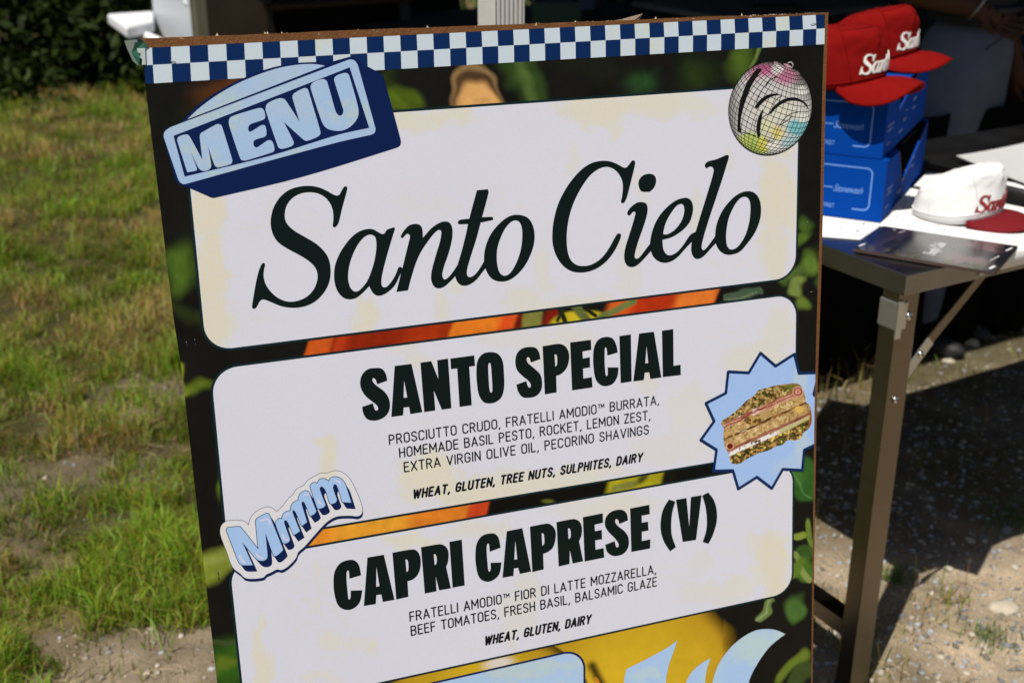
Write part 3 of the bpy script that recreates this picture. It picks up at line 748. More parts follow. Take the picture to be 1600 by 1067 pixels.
faces_m = ["110,590 108,565 125,553 215,545 238,560 385,745! 362,510 368,480 395,460 455,430 480,440 600,740 590,762 545,800 518,802! 447,600! 465,795 455,830 410,845 365,825 243,680! 335,882! 245,882 212,855",
 "535,520 550,490 570,473 592,480! 600,440 630,415 668,405! 675,360 700,330 735,315! 745,270 770,243 800,232 830,245 850,300 893,410! 880,430 840,455! 795,345 772,325 765,350 812,505! 765,540! 715,425 690,402 688,430 750,585! 695,620! 645,510 620,488 612,515 662,655! 650,680 610,692 592,672",
 "840,195 850,172 880,158 902,168! 920,135 965,125 1002,150! 1020,120 1070,110 1120,135 1150,180 1200,335! 1120,330! 1095,240 1070,180 1050,175 1040,210 1075,310! 1060,335 1025,345 1008,335! 975,230 945,195 925,205 930,240 972,350 965,370 925,388 900,378"]
v3 = bd(mz[0] + 44 / mz[2], mz[1] + 60 / mz[2]); EX = (v3[0] - v1[0], v3[1] - v1[1])
M_lblue = mat_ink("light blue ink", (.36, .54, .84), scale=30)
M_hil = mat_ink("pale pink ink", (.66, .62, .80))
for s in faces_m:
    p = tr(s, *mz)
    flat("sticker_letter_side", sweep(p, EX) + stroke(p, .0016, True), mat_=M_navy2, lay=9)
    flat("sticker_letter", [p], mat_=M_lblue, lay=10)
for s, w in (("400,497 440,484 468,482 480,500 487,525", 17), ("225,800 235,830 262,862", 20), ("368,785 385,808 425,822", 18), ("598,618 610,648 640,662", 17), ("622,452 640,436 664,434", 14), ("785,275 805,262 824,268", 14), ("912,312 920,335 940,348", 16), ("1062,142 1090,150 1106,172", 15)):
    flat("sticker_highlight", stroke(tr(s, *mz, closed=False), w / mz[2] * .00074), mat_=M_hil, lay=11)

# ------------------------------------------------------------------ starburst with the sandwich
sz = (1060, 530, 4.104)
star = tr("525,88! 622,172! 742,95! 772,218! 900,214! 866,352! 950,440! 890,540! 930,650! 805,708! 793,838! 668,832! 598,955! 502,882! 383,958! 348,840! 225,843! 243,708! 142,645! 228,525! 175,410! 303,345! 318,208! 450,215!", *sz)
SBC = stain_cols((.35, .52, .86), (.50, .60, .66), [(1252, 590, 12, 60, .8), (1254, 700, 12, 50, .8), (1240, 730, 30, 20, .5)], seed=22, bgamt=.25)
flat_grid("starburst", [star], [], M_print, 6, SBC, clip=CLIP)
flat("starburst_outline", stroke(star, .0043, True), mat_=M_navy, lay=7, clip=CLIP)
def sand(px, py):
    X = (px - 1100) * 7.62; Y = (py - 600) * 7.62; q = Y + .45 * X + 26 * (fbm(X / 90, Y / 90, 3, 4) - .5)
    L = X - .45 * Y
    n1 = fbm(X / 48, Y / 40, 4, 7); n2 = fbm(X / 24, Y / 22, 4, 9); n3 = fbm(X / 90, Y / 80, 3, 14); ns = fbm(L / 120, q / 9, 3, 17)
    def K(r, g, b): return np.array(ink(r, g, b, 1.15))
    C = np.zeros((len(px), 3)); C[:] = K(172, 140, 92)
    def lay(m, c):
        nonlocal C
        m = np.clip(m, 0, 1)[:, None]; C = C * (1 - m) + (np.array(c)[None] if np.ndim(c) == 1 else c) * m
    # bread crumb
    lay(sstep(.5, .7, n1), K(200, 172, 126)); lay(sstep(.60, .70, n2) * .8, K(112, 82, 40)); lay(sstep(.36, .28, n2) * .6, K(224, 200, 152))
    # top crust with pistachio
    top = sstep(588, 566, q)
    lay(top, K(150, 116, 66)); lay(top * sstep(.52, .6, n1), K(84, 82, 34)); lay(top * sstep(.57, .64, n2), K(60, 44, 20)); lay(top * sstep(.40, .32, n2), K(190, 168, 112))
    lay(top * sstep(.6, .66, n3) * .8, K(96, 100, 44))
    # ham and burrata
    ham = sstep(560, 578, q) * sstep(648, 628, q)
    lay(ham, K(172, 112, 92)); lay(ham * sstep(.5, .6, ns), K(128, 66, 54)); lay(ham * sstep(.42, .34, ns), K(214, 170, 160)); lay(ham * sstep(.62, .70, n3) * sstep(800, 500, X), K(226, 214, 220))
    # the dark middle
    mid = sstep(748, 758, q) * sstep(786, 774, q)
    lay(mid, K(70, 36, 20)); lay(mid * sstep(.5, .6, ns), K(150, 104, 62)); lay(mid * sstep(420, 470, X) * sstep(640, 600, X) * sstep(.45, .55, ns), K(216, 196, 190))
    crumb = sstep(1, .8, np.hypot((X - 580) / 120, (Y - 430) / 60)); lay(crumb * sstep(.42, .5, n1), K(92, 64, 26)); lay(crumb * sstep(.6, .66, n2), K(172, 140, 62))
    lay(sstep(1.1, .9, np.hypot((X - 270) / 90, (Y - 520) / 120)) * sstep(.45, .55, n1), K(96, 70, 28)); lay(sstep(1.1, .9, np.hypot((X - 290) / 100, (Y - 540) / 110)) * sstep(.58, .66, n2), K(190, 158, 96))
    # lower ham, cream, crumbs
    h2 = sstep(896, 906, q) * sstep(944, 932, q)
    lay(h2, K(158, 100, 84)); lay(h2 * sstep(.5, .6, ns), K(112, 62, 52))
    cr = sstep(936, 948, q) * sstep(1004, 988, q); lay(cr, K(222, 216, 222)); lay(cr * sstep(.56, .62, n1), K(96, 66, 36)); lay(cr * sstep(820, 940, X) * .8, K(166, 160, 80))
    lo = sstep(984, 1004, q); lay(lo, K(92, 68, 38)); lay(lo * sstep(.5, .58, n1), K(36, 26, 10)); lay(lo * sstep(.56, .62, n2), K(176, 136, 78)); lay(lo * sstep(.42, .34, n2), K(74, 84, 26)); lay(lo * sstep(.33, .28, n1), K(220, 200, 110))
    lay(lo * sstep(330, 300, X), K(178, 140, 92))
    # rolled ham at the ends
    for (cx, cy, r) in ((1115, 90, 70), (310, 735, 45)):
        d = np.hypot(X - cx, Y - cy); lay(sstep(r, r * .9, d), K(196, 140, 122)); lay(sstep(r, r * .9, d) * sstep(.3, .6, np.sin(d / r * 11 + 1)), K(112, 52, 40))
    lay(sstep(36, 28, np.hypot(X - 305, Y - 738)), K(96, 26, 14))
    lay(sstep(1, .85, np.hypot((X - 1130) / 60, (Y - 300) / 45)), K(206, 164, 88)); lay(sstep(1240, 1262, X + (Y - 400) * .1) * sstep(230, 280, Y), K(140, 84, 34))
    return C
sw = tr("208,445 225,425 300,380 400,300 500,200 600,130 640,75 700,55 850,15 960,0 1080,-10 1140,10 1180,80 1203,150 1215,215 1250,240 1275,330 1280,440 1250,520 1180,580 1150,640 1060,670 990,665 940,715 850,740 780,780 650,820 560,860 490,900 430,940 340,945 308,900 285,820 240,720 228,600 232,520 205,480", 1100, 600, 7.62)
M_sand = mat_attr("printed sandwich", rough=PRINT_R, spec=.16, fine=.25, fscale=650)
flat_grid("sandwich_picture", [sw], [], M_sand, 8, sand, step=.0009, clip=CLIP)

# ------------------------------------------------------------------ mirror ball
bc = bd(1120 + 498 / 5.93, 80 + 531 / 5.93); RB = abs(bd(1120 + 885 / 5.93, 169)[0] - bd(1120 + 113 / 5.93, 169)[0]) / 2
RBy = abs(bd(1204, 80 + 968 / 5.93)[1] - bd(1204, 80 + 95 / 5.93)[1]) / 2
def ball(px, py):
    X = (px - 1120) * 5.93; Y = (py - 80) * 5.93; n = len(px)
    K = lambda r, g, b: np.array(ink(r * .72 + 50, g * .72 + 50, b * .72 + 50, 1.0))
    C = np.zeros((n, 3)); C[:] = K(206, 204, 208)
    def lay(m, c):
        nonlocal C
        m = np.clip(m, 0, 1)[:, None]; C = C * (1 - m) + c[None] * m
    def bl_(cx, cy, rx, ry, c, s=.5, a=1): lay((1 - sstep(1 - s, 1 + s, np.hypot((X - cx) / rx, (Y - cy) / ry))) * a, c)
    lay(sstep(260, 130, X) * .75, K(110, 108, 112)); bl_(830, 280, 120, 160, K(96, 96, 98), .4, .8)
    bl_(430, 170, 130, 60, K(208, 70, 136), .6, .95); bl_(640, 230, 110, 80, K(196, 84, 140), .6, .9); bl_(330, 220, 60, 70, K(196, 120, 160), .8, .7); bl_(600, 130, 90, 40, K(186, 80, 130), .6, .8)
    bl_(560, 165, 55, 50, K(250, 246, 250), .3); bl_(790, 370, 60, 45, K(246, 246, 246), .4); bl_(560, 560, 170, 110, K(230, 226, 206), .9, .8)
    bl_(770, 710, 120, 80, K(96, 186, 206), .3); bl_(700, 850, 90, 60, K(150, 210, 222), .5, .8); bl_(800, 620, 60, 40, K(240, 240, 236), .4)
    bl_(320, 830, 130, 75, K(176, 200, 84), .35); bl_(380, 900, 110, 50, K(150, 180, 60), .5); bl_(450, 700, 70, 60, K(224, 226, 150), .8, .7); bl_(560, 760, 55, 60, K(240, 220, 96), .6, .9); bl_(430, 870, 60, 70, K(216, 208, 66), .5, .9)
    bl_(520, 880, 60, 40, K(246, 244, 238), .4)
    return C
def ell(f=1.0, n=72): return [(bc[0] + RB * f * math.cos(2 * math.pi * i / n), bc[1] + RBy * f * math.sin(2 * math.pi * i / n)) for i in range(n)]
flat_grid("mirror_ball", [ell()], [], M_print, 6, ball, step=.0016)
pole = Vector((.40, -.88, .26)).normalized()
ax = pole.cross(Vector((0, 0, 1))).normalized(); ay = pole.cross(ax)
segs = []
def sph(la, lo):
    v = pole * math.sin(la) + (ax * math.cos(lo) + ay * math.sin(lo)) * math.cos(la); return v
def add_path(pts3):
    cur = []
    for v in pts3:
        if v.z > 0.03: cur.append((bc[0] + RB * v.x, bc[1] + RBy * v.y))
        else:
            if len(cur) > 1: segs.append(cur)
            cur = []
    if len(cur) > 1: segs.append(cur)
for i in range(44):
    lo = 2 * math.pi * i / 44; add_path([sph(la, lo) for la in np.linspace(-1.55, 1.45 if i % 2 == 0 else 1.2, 40)])
for j in range(-12, 13):
    la = j * math.pi / 26; add_path([sph(la, lo) for lo in np.linspace(0, 2 * math.pi, 73)])
V, F = [], []
for si, path in enumerate(segs):
    h = 7 + .02 * (si % 40)
    w = .00036
    for i in range(len(path) - 1):
        (x1, y1), (x2, y2) = path[i], path[i + 1]; dx, dy = x2 - x1, y2 - y1; L = math.hypot(dx, dy)
        if L < 1e-6: continue
        nx, ny = -dy / L * w, dx / L * w; n0 = len(V)
        V += [bl(x1 + nx, y1 + ny, h * LAY), bl(x1 - nx, y1 - ny, h * LAY), bl(x2 - nx, y2 - ny, h * LAY), bl(x2 + nx, y2 + ny, h * LAY)]
        F.append((n0, n0 + 1, n0 + 2, n0 + 3))
mesh("mirror_ball_grid", V, F, M_black, board_root)
flat("mirror_ball_outline", stroke(ell(), .0009, True), mat_=M_black, lay=9)
bzz = (1120, 80, 5.93)
flat("mirror_ball_face", [tr("368,165! 402,160! 412,175 330,300 275,430 235,560 218,660 222,745! 188,738! 190,660 200,530 240,380 290,270", *bzz),
   tr("345,520! 390,460 450,415 520,395 605,408! 540,412 470,440 410,490 375,530!", *bzz), tr("428,535! 412,640 400,730 398,790! 376,802! 364,720 375,640 398,580", *bzz),
   tr("482,575! 520,520 590,460 670,432 740,435 800,465 835,500 848,545! 800,485 740,462 670,462 600,490 540,535 500,582!", *bzz)], mat_=M_black, lay=10)
thin = []
for s in ("545,235 470,290 410,370 362,480", "560,240 500,262 450,330", "600,415 560,440 530,480 500,560", "745,568 680,582 620,630 570,700 540,780 515,835", "700,600 640,650 575,690", "500,575 440,600 395,650", "205,745 280,765 360,785", "440,812 480,830 515,838", "370,620 350,680 345,740"):
    thin += stroke(tr(s, *bzz, closed=False), .0007)
flat("mirror_ball_lines", thin, mat_=M_black, lay=11)
M_ring = mat_ink("grey ink", (.42, .42, .42))
flat("mirror_ball_ring", stroke(tr("655,150 650,125 665,108 685,105 702,122 698,148", *bzz, closed=False), .0014), mat_=M_ring, lay=8)

# ------------------------------------------------------------------ big light shapes at the bottom
gz = (880, 930, 4.0)
FIG = stain_cols((.38, .55, .82), (.50, .64, .60), [(1190, 1010, 50, 30, .8), (1010, 1055, 30, 12, .7), (1110, 1050, 20, 20, .4)], seed=31, bgamt=.8)
for s in ("395,458! 530,390 650,325 712,280! 685,360 655,450 640,560 640,700! 376,700! 374,600 382,520", "920,390! 860,425 800,480 765,548 745,640 742,700! 892,700! 886,560 890,500 900,450",
          "1388,240! 1330,215 1270,208 1200,218 1120,260 1040,330 970,430 935,530 925,620 924,700! 1140,700! 1150,600 1165,520 1210,430 1280,330 1340,275"):
    flat_grid("large_figure", [tr(s, *gz)], [], M_print, 5, FIG)

# ------------------------------------------------------------------ staples, torn edge, tape
M_staple = mat("dull staple wire", (.22, .22, .22), rough=.4, metal=.8)
for (u1, v1_, u2, v2_) in ((1266.5, 38.5, 1277, 36), (340, 892, 341.5, 904), (304, 529, 306, 540), (1261, 346, 1261.6, 357), (266, 95.5, 274, 97), (1198, 33, 1198.3, 36), (291, 533, 293, 541), (1266, 456, 1271, 456)):
    p, q = bd(u1, v1_), bd(u2, v2_)
    tube("staple", [bl(p[0], p[1], .0004), bl(p[0] + (q[0] - p[0]) * .1, p[1] + (q[1] - p[1]) * .1, .0012), bl(q[0] - (q[0] - p[0]) * .1, q[1] - (q[1] - p[1]) * .1, .0012), bl(q[0], q[1], .0004)], .0004, M_staple, board_root, n=6)
# torn flap of paper standing up from the top edge
fl = [bd(957, 33.5), bd(975, 30), bd(992, 26), bd(1010, 21.5), bd(1005, 31), bd(990, 34.5)]
bm = bmesh.new()
top = [bm.verts.new(bl(a, b, -.004 - .006 * (i in (2, 3, 4)))) for i, (a, b) in enumerate(fl)]
bm.faces.new(top)
r_ = bmesh.ops.solidify(bm, geom=bm.faces[:], thickness=.0006)
finish(bm, "torn_flap", M_fibre, board_root)
# frayed fibres along the top edge
V, F = [], []
for i in range(520):
    a = random.uniform(.01, .835); t0 = topline((bTl, bTr), a) + .0015
    big = random.random() < .03
    hgt = random.uniform(.002, .005) if big else random.uniform(.0006, .0022)
    w = random.uniform(.001, .004) if big else random.uniform(.001, .006); h = -random.uniform(0.0, .010); n0 = len(V)
    V += [bl(a - w, t0 + .0012, h), bl(a + w, t0 + .0012, h), bl(a + random.uniform(-w, w), t0 - hgt, h - random.uniform(-.001, .002)), bl(a, t0 + .0012, h - .0012)]
    F += [(n0, n0 + 1, n0 + 2), (n0 + 1, n0 + 3, n0 + 2), (n0 + 3, n0, n0 + 2)]
tag(mesh("frayed_fibre", V, F, M_fibre, board_root), kind="stuff")
# green and clear tape folded round the top left corner
M_tape = mat("green printed tape", (.015, .085, .055), rough=.45, vary=.3, scale=120)
M_clear = mat("cloudy plastic tape", (.15, .17, .15), rough=.35, vary=.3, scale=90)
T = lambda u, v, h: bl(*bd(u, v), h)
mesh("tape", [T(211, 66, -.002), T(226, 66, .001), T(232, 73, .0012), T(226, 79, .001), T(219, 92, .0005), T(217, 103, -.002), T(206, 84, -.008)], [(0, 1, 2, 3, 4, 5, 6)], M_tape, board_root)
mesh("tape_end", [T(195, 64, -.02), T(214, 62, -.006), T(219, 76, -.003), T(216, 103, -.004), T(208, 96, -.012), T(200, 78, -.018)], [(0, 1, 2, 3, 4, 5)], M_clear, board_root)
mesh("tape_patch", [T(214, 76, .0006), T(226.5, 75.5, .0016), T(227.5, 101, .0016), T(221.5, 102, .001), T(222, 93, .001), T(218.5, 90, .0008), T(220, 84, .001), T(215, 82, .0006)], [tuple(range(8))], mat("white tape", (.42, .48, .48), rough=.3), board_root)

# ================================================================== the place around the board
E1 = Vector((0.868, 0.497, 0)).normalized(); E2 = Vector((-E1.y, E1.x, 0))
EZ = Vector((0, 0, 1))
ROT = math.atan2(E1.y, E1.x)

# ---- ground: one sheet, fine near the camera
def ax_pts(lo, hi, f0, f1, st):
    mid = list(np.arange(f0, f1, st)); a, b = [], []
    x, s = f0, st
    while x > lo: s *= 1.25; x -= s; a.append(x)
    x, s = mid[-1], st
    while x < hi: s *= 1.25; x += s; b.append(x)
    return np.array(a[::-1] + mid + b)
gx, gy = ax_pts(-150, 150, -4.2, 2.8, .026), ax_pts(-40, 260, 1.6, 10.5, .026)
GX, GY = np.meshgrid(gx, gy)
def ground_h(x, y):
    return GZ + (.030 * (fbm(x * 1.6 + 9, y * 1.6, 3, 2) - .5) + .012 * (fbm(x * 9, y * 9, 4, 4) - .5) + .004 * (fbm(x * 40, y * 40, 2, 8) - .5)) * np.clip(1 - np.hypot(x, y - 3) / 40, .1, 1)
def grassy(x, y):
    """0 bare soil .. 1 grass"""
    n = fbm(x * 1.3 + 3, y * 1.3 + 8, 4, 12); n2 = fbm(x * 4.5, y * 4.5, 3, 15)
    left = sstep(.55, -.15, x + .25 * (n - .5) - np.maximum(0, y - 3.6) * .6)
    g = left * (.55 + .45 * sstep(.22, .40, n + .25 * (n2 - .5) + .08))
    bare = 1 - sstep(.60, 1.25, np.hypot((x + .70) / .36, (y - 2.20) / .27) + 1.6 * (n2 - .5))
    g = g * (1 - .93 * bare)
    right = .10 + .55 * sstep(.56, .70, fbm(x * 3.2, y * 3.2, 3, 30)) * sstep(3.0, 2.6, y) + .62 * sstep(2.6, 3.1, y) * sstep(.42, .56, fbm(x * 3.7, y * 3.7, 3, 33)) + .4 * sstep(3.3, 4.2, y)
    return np.clip(np.maximum(g, right * (1 - left) * .6), 0, 1)
Z = ground_h(GX, GY)
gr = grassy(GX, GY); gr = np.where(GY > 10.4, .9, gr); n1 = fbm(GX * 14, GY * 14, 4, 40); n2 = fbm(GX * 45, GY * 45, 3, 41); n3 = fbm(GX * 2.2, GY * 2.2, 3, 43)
soil = np.array([.37, .29, .20])[None, None] * (.62 + .76 * n1[..., None]) * (.75 + .5 * n2[..., None])
soil = soil * (1 - .35 * sstep(.4, .7, n3)[..., None])
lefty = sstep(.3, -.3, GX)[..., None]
soil = soil * (1 - .42 * lefty) * (1 - .45 * sstep(2.62, 2.95, GY)[..., None] * (1 - lefty))  # right-hand soil painted darker beyond the table's shadow corner, deepening the shade
turf = np.array([.050, .044, .014])[None, None] * (.5 + n1[..., None]) + np.array([.07, .050, .020])[None, None] * sstep(.5, .65, n3)[..., None]
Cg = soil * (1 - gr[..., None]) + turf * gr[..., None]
M_ground = mat_attr("soil and turf", rough=.95, spec=.15, bump=.7, bscale=70, fine=.35, fscale=160)
V = np.stack([GX.ravel(), GY.ravel(), Z.ravel()], 1); w = len(gx)
ii = np.arange((len(gy) - 1) * w).reshape(len(gy) - 1, w)[:, :-1].ravel()
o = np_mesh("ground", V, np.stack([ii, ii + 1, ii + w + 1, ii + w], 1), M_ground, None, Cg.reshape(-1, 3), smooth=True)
tag(o, kind="structure")

# ---- grass blades (nobody could count them)
def blades(name, x, y, hgt, wid, col, seed, lean=.9):
    r = np.random.default_rng(seed); n = len(x)
    az = r.uniform(0, 2 * np.pi, n); ln = np.abs(r.normal(0, 1, n)) * lean * hgt * .55; fa = r.uniform(0, 2 * np.pi, n)
    z0 = ground_h(x, y) - .004
    wx, wy = np.cos(fa) * wid / 2, np.sin(fa) * wid / 2
    dx, dy = np.cos(az) * ln, np.sin(az) * ln
    V = np.zeros((n, 5, 3), np.float32)
    V[:, 0] = np.stack([x - wx, y - wy, z0], 1); V[:, 1] = np.stack([x + wx, y + wy, z0], 1)
    V[:, 2] = np.stack([x - wx * .75 + dx * .38, y - wy * .75 + dy * .38, z0 + hgt * .60], 1); V[:, 3] = np.stack([x + wx * .75 + dx * .38, y + wy * .75 + dy * .38, z0 + hgt * .60], 1)
    V[:, 4] = np.stack([x + dx * 1.25, y + dy * 1.25, z0 + hgt * (1 - .35 * np.clip(ln / hgt, 0, 1.6))], 1)
    b = (np.arange(n) * 5)[:, None]
    F = np.concatenate([b + np.array([[0, 1, 3]]), b + np.array([[0, 3, 2]]), b + np.array([[2, 3, 4]])])
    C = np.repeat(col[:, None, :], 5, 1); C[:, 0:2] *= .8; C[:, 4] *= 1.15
    return np_mesh(name, V.reshape(-1, 3), F, M_grass, None, C.reshape(-1, 3))
M_grass = mat_attr("grass blade", rough=.5, spec=.35, translucent=.35)
N = 520000
yy = 1.75 + (10.6 - 1.75) * rng.random(N) ** 1.9
half = .47 * yy + .15
xx = rng.uniform(-1, .12, N) * half
xx = np.where(rng.random(N) < .10, rng.uniform(.1, .46, N) * yy, xx)
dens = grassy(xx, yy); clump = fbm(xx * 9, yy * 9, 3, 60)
dens = np.where(dens < .22, dens * .25, dens)
keep = rng.random(N) < dens * (.14 + 1.1 * sstep(.38, .62, clump)) * (.35 + .9 * sstep(.33, .52, fbm(xx * 3.1, yy * 3.1, 3, 75))) * np.where(xx > .35 * yy - .2, .35, 1)
xx, yy = xx[keep], yy[keep]; clump = clump[keep]; n = len(xx); print("blades", n)
far = np.clip((yy - 2) / 7, 0, 1)
gcl = sstep(.36, .60, fbm(xx * 6, yy * 6, 3, 78)); hg = rng.uniform(.018, .066, n) * (.25 + 1.5 * clump) * (.55 + .8 * gcl) * (1 + .7 * sstep(.55, .7, fbm(xx * 2.1, yy * 2.1, 3, 70))) + far * .006
dry = fbm(xx * 2.6 + 5, yy * 2.6, 4, 66) + rng.normal(0, .09, n) + far * .05
gcol = np.stack([rng.uniform(.13, .28, n), rng.uniform(.20, .37, n), rng.uniform(.012, .036, n)], 1)
straw = np.stack([rng.uniform(.26, .50, n), rng.uniform(.20, .37, n), rng.uniform(.06, .13, n)], 1)
tdry = sstep(.49, .68, dry)[:, None]
cc = (gcol * (1 - tdry) + straw * tdry) * (.62 + .6 * gcl[:, None])
red = (rng.random(n) < .06)[:, None]; cc = np.where(red, np.array([[.24, .12, .05]]), cc)
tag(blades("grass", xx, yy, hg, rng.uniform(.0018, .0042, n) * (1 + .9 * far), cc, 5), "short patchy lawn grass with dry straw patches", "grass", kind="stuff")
# dry stalks lying about
M_straw = mat("dry stalk", (.42, .33, .17), rough=.8, vary=.3)
V, F = [], []
for i in range(900):
    y = 1.9 + 4.5 * random.random() ** 1.6; x = random.uniform(-.45 * y, .46 * y)
    L = random.uniform(.02, .09); a = random.uniform(0, 6.28); z = float(ground_h(np.array([x]), np.array([y]))[0]) + random.uniform(.004, .02); wv = random.uniform(.0004, .0009)
    c, s = math.cos(a), math.sin(a); k = len(V); bend = random.uniform(-.12, .12) * L
    for f, dz in ((0, 0), (.5, .003), (1, -.002)):
        o_ = bend * 4 * f * (1 - f); cx_, cy_ = x + c * L * f - s * o_, y + s * L * f + c * o_
        V += [(cx_ - s * wv, cy_ + c * wv, z + dz), (cx_ + s * wv, cy_ - c * wv, z + dz + .0004)]
    F += [(k, k + 1, k + 3, k + 2), (k + 2, k + 3, k + 5, k + 4)]
tag(mesh("dry_stalks", V, F, M_straw), "thin dry stalks scattered over the lawn and gravel", "straw", kind="stuff")
# longer weeds at the table leg and on the gravel
def tuft(u, v, rad, nb, hh, name, label, seed):
    p = on_z(u, v, GZ); r = np.random.default_rng(seed)
    x = p.x + r.normal(0, rad, nb); y = p.y + r.normal(0, rad, nb)
    c = np.stack([r.uniform(.08, .16, nb), r.uniform(.15, .25, nb), r.uniform(.02, .05, nb)], 1)
    tag(blades(name, x, y, r.uniform(.4, 1, nb) * hh, r.uniform(.002, .004, nb), c, seed + 1, 1.0), label, "weed", kind="stuff")
tuft(1398, 905, .022, 90, .055, "grass_tuft", "small green grass tuft at the edge of the shadow beside the table leg", 1)
tuft(1548, 1000, .03, 110, .045, "grass_tuft", "low green tuft growing in sunlit gravel near the bottom right", 2)
tuft(1592, 812, .05, 160, .05, "grass_tuft", "green tuft at the right edge where the shadow ends", 3)
tuft(1485, 940, .02, 26, .045, "grass_tuft", "thin wispy weed in the middle of the gravel", 4)
tuft(1370, 985, .02, 40, .03, "grass_tuft", "yellowish sparse tuft close to the table leg's foot", 5)

# ---- gravel and stones
def rock_v(r):
    t = (1 + 5 ** .5) / 2
    v = np.array([(-1, t, 0), (1, t, 0), (-1, -t, 0), (1, -t, 0), (0, -1, t), (0, 1, t), (0, -1, -t), (0, 1, -t), (t, 0, -1), (t, 0, 1), (-t, 0, -1), (-t, 0, 1)]) / 1.902
    return v
RF = np.array([(0, 11, 5), (0, 5, 1), (0, 1, 7), (0, 7, 10), (0, 10, 11), (1, 5, 9), (5, 11, 4), (11, 10, 2), (10, 7, 6), (7, 1, 8), (3, 9, 4), (3, 4, 2), (3, 2, 6), (3, 6, 8), (3, 8, 9), (4, 9, 5), (2, 4, 11), (6, 2, 10), (8, 6, 7), (9, 8, 1)])
n = 20000
y = 1.9 + 2.6 * rng.random(n) ** 1.2; x = rng.uniform(.08, .52, n) * y * 1.0
k2 = n // 6; x[:k2] = rng.uniform(-.45, .1, k2) * y[:k2]
kp = rng.random(n) > grassy(x, y) * .9; x, y = x[kp], y[kp]; n = len(x)
sz_ = .0014 + .0085 * rng.random(n) ** 4
bv = rock_v(None)[None] * rng.uniform(.65, 1.25, (n, 12, 1)) * np.stack([sz_ * rng.uniform(.8, 1.5, n), sz_ * rng.uniform(.7, 1.2, n), sz_ * rng.uniform(.4, .8, n)], 1)[:, None, :]
an = rng.uniform(0, 6.28, n); ca, sa = np.cos(an)[:, None], np.sin(an)[:, None]
X = bv[..., 0] * ca - bv[..., 1] * sa + x[:, None]; Y = bv[..., 0] * sa + bv[..., 1] * ca + y[:, None]; Zz = bv[..., 2] + (ground_h(x, y) + sz_ * .15)[:, None]
tone = rng.uniform(.15, .5, n)[:, None] * np.where(rng.random(n)[:, None] < .4, np.array([[.84, .86, .88]]), np.array([[1.0, .86, .68]]))
M_stone = mat_attr("pebble", rough=.85, spec=.2, fine=.25, fscale=300)
tag(np_mesh("gravel", np.stack([X, Y, Zz], -1).reshape(-1, 3), (np.arange(n) * 12)[:, None, None].repeat(20, 1).reshape(-1, 1) + np.tile(RF, (n, 1)), M_stone, None, np.repeat(tone, 12, 0)), "fine mixed gravel on bare soil", "gravel", kind="stuff")
M_rocks = [mat("pale limestone", (.46, .40, .31), rough=.9, vary=.3, scale=60, bump=.8, bscale=120), mat("grey stone", (.22, .22, .225), rough=.9, vary=.3, scale=60, bump=.8, bscale=120)]
for k, (u, v, d, fl_, mi, lb) in enumerate([
    (1568, 950, .062, .28, 0, "largest flat tan stone sunk in the gravel at right"), (1572, 832, .034, .55, 1, "grey brown stone at the shadow's edge, farthest right"),
    (1515, 846, .026, .5, 0, "long pale stone on the gravel just below the shadow's edge"), (1488, 852, .014, .9, 0, "small white stone standing upright at the shadow's edge"),
    (1513, 878, .018, .6, 0, "pale pebble lying below the upright white stone"), (1553, 866, .024, .5, 1, "bluish grey flat stone between pale pebbles at right"),
    (1537, 1010, .019, .5, 0, "rounded light stone left of the low green tuft"), (1574, 1010, .018, .5, 1, "dark grey stone right of the low green tuft"),
    (1436, 897, .013, .6, 0, "whitish pebble at the corner of the table's shadow"), (1482, 888, .022, .5, 0, "cream stone above the wispy weed"),
    (1432, 1036, .016, .4, 1, "blue grey stone near the bottom edge beside the leg"), (1300, 984, .022, .5, 0, "pale stone between the board and the table leg"),
    (1516, 540, .052, .6, 0, "big cream boulder in the sunlit strip behind the table leg"), (1482, 566, .040, .4, 0, "smaller pale rock in front of the cream boulder"),
    (1585, 890, .020, .5, 0, "light brown stone near the right edge of the picture"), (1455, 960, .012, .5, 1, "small dark pebble in the middle of the open gravel")]):
    p = on_z(u, v, GZ); bm = bmesh.new(); bmesh.ops.create_icosphere(bm, subdivisions=3, radius=1)
    sc = Vector((d / 2 * random.uniform(1, 1.3), d / 2 * random.uniform(.8, 1), d / 2 * fl_)); off = Vector((k * 3.1, k * 1.7, 0))
    from mathutils import noise as mno
    for q in bm.verts:
        f = 1 + .35 * mno.noise(q.co * 1.1 + off) + .15 * mno.noise(q.co * 3 + off)
        q.co = Vector((q.co.x * sc.x, q.co.y * sc.y, q.co.z * sc.z)) * f
    o = finish(bm, "stone", M_rocks[mi], None, smooth=True)
    o.location = (p.x, p.y, float(ground_h(np.array([p.x]), np.array([p.y]))[0]) + d * fl_ * .18); o.rotation_euler.z = random.uniform(0, 6)
    tag(o, lb, "stone", "stones lying on the gravel")

# ================================================================== steel table
T0 = Vector((0.7365, 2.137, 0))
def TP(a, b, z): return T0 + E1 * a + E2 * b + EZ * z
TM = Matrix(((E1.x, E2.x, 0, 0), (E1.y, E2.y, 0, 0), (0, 0, 1, 0), (0, 0, 0, 1)))
table = empty("steel_table", T0, "stainless steel work table with bolted folding legs, holding the caps and boxes", "table", rotz=ROT)
TL, TD, TZ = 1.75, .80, .900
box("tabletop", (0, 0, TZ - .043), (TL, TD, TZ), M_steel_top, table, bevel=.0025)
def leg(a, b):
    o = box("leg", (a, b, GZ), (a + .055, b + .042, TZ - .0435), M_steel, table, bevel=.0018)
    return o
fl1 = leg(.006, .016)
leg(TL - .062, .016); leg(.006, TD - .058); leg(TL - .062, TD - .058)
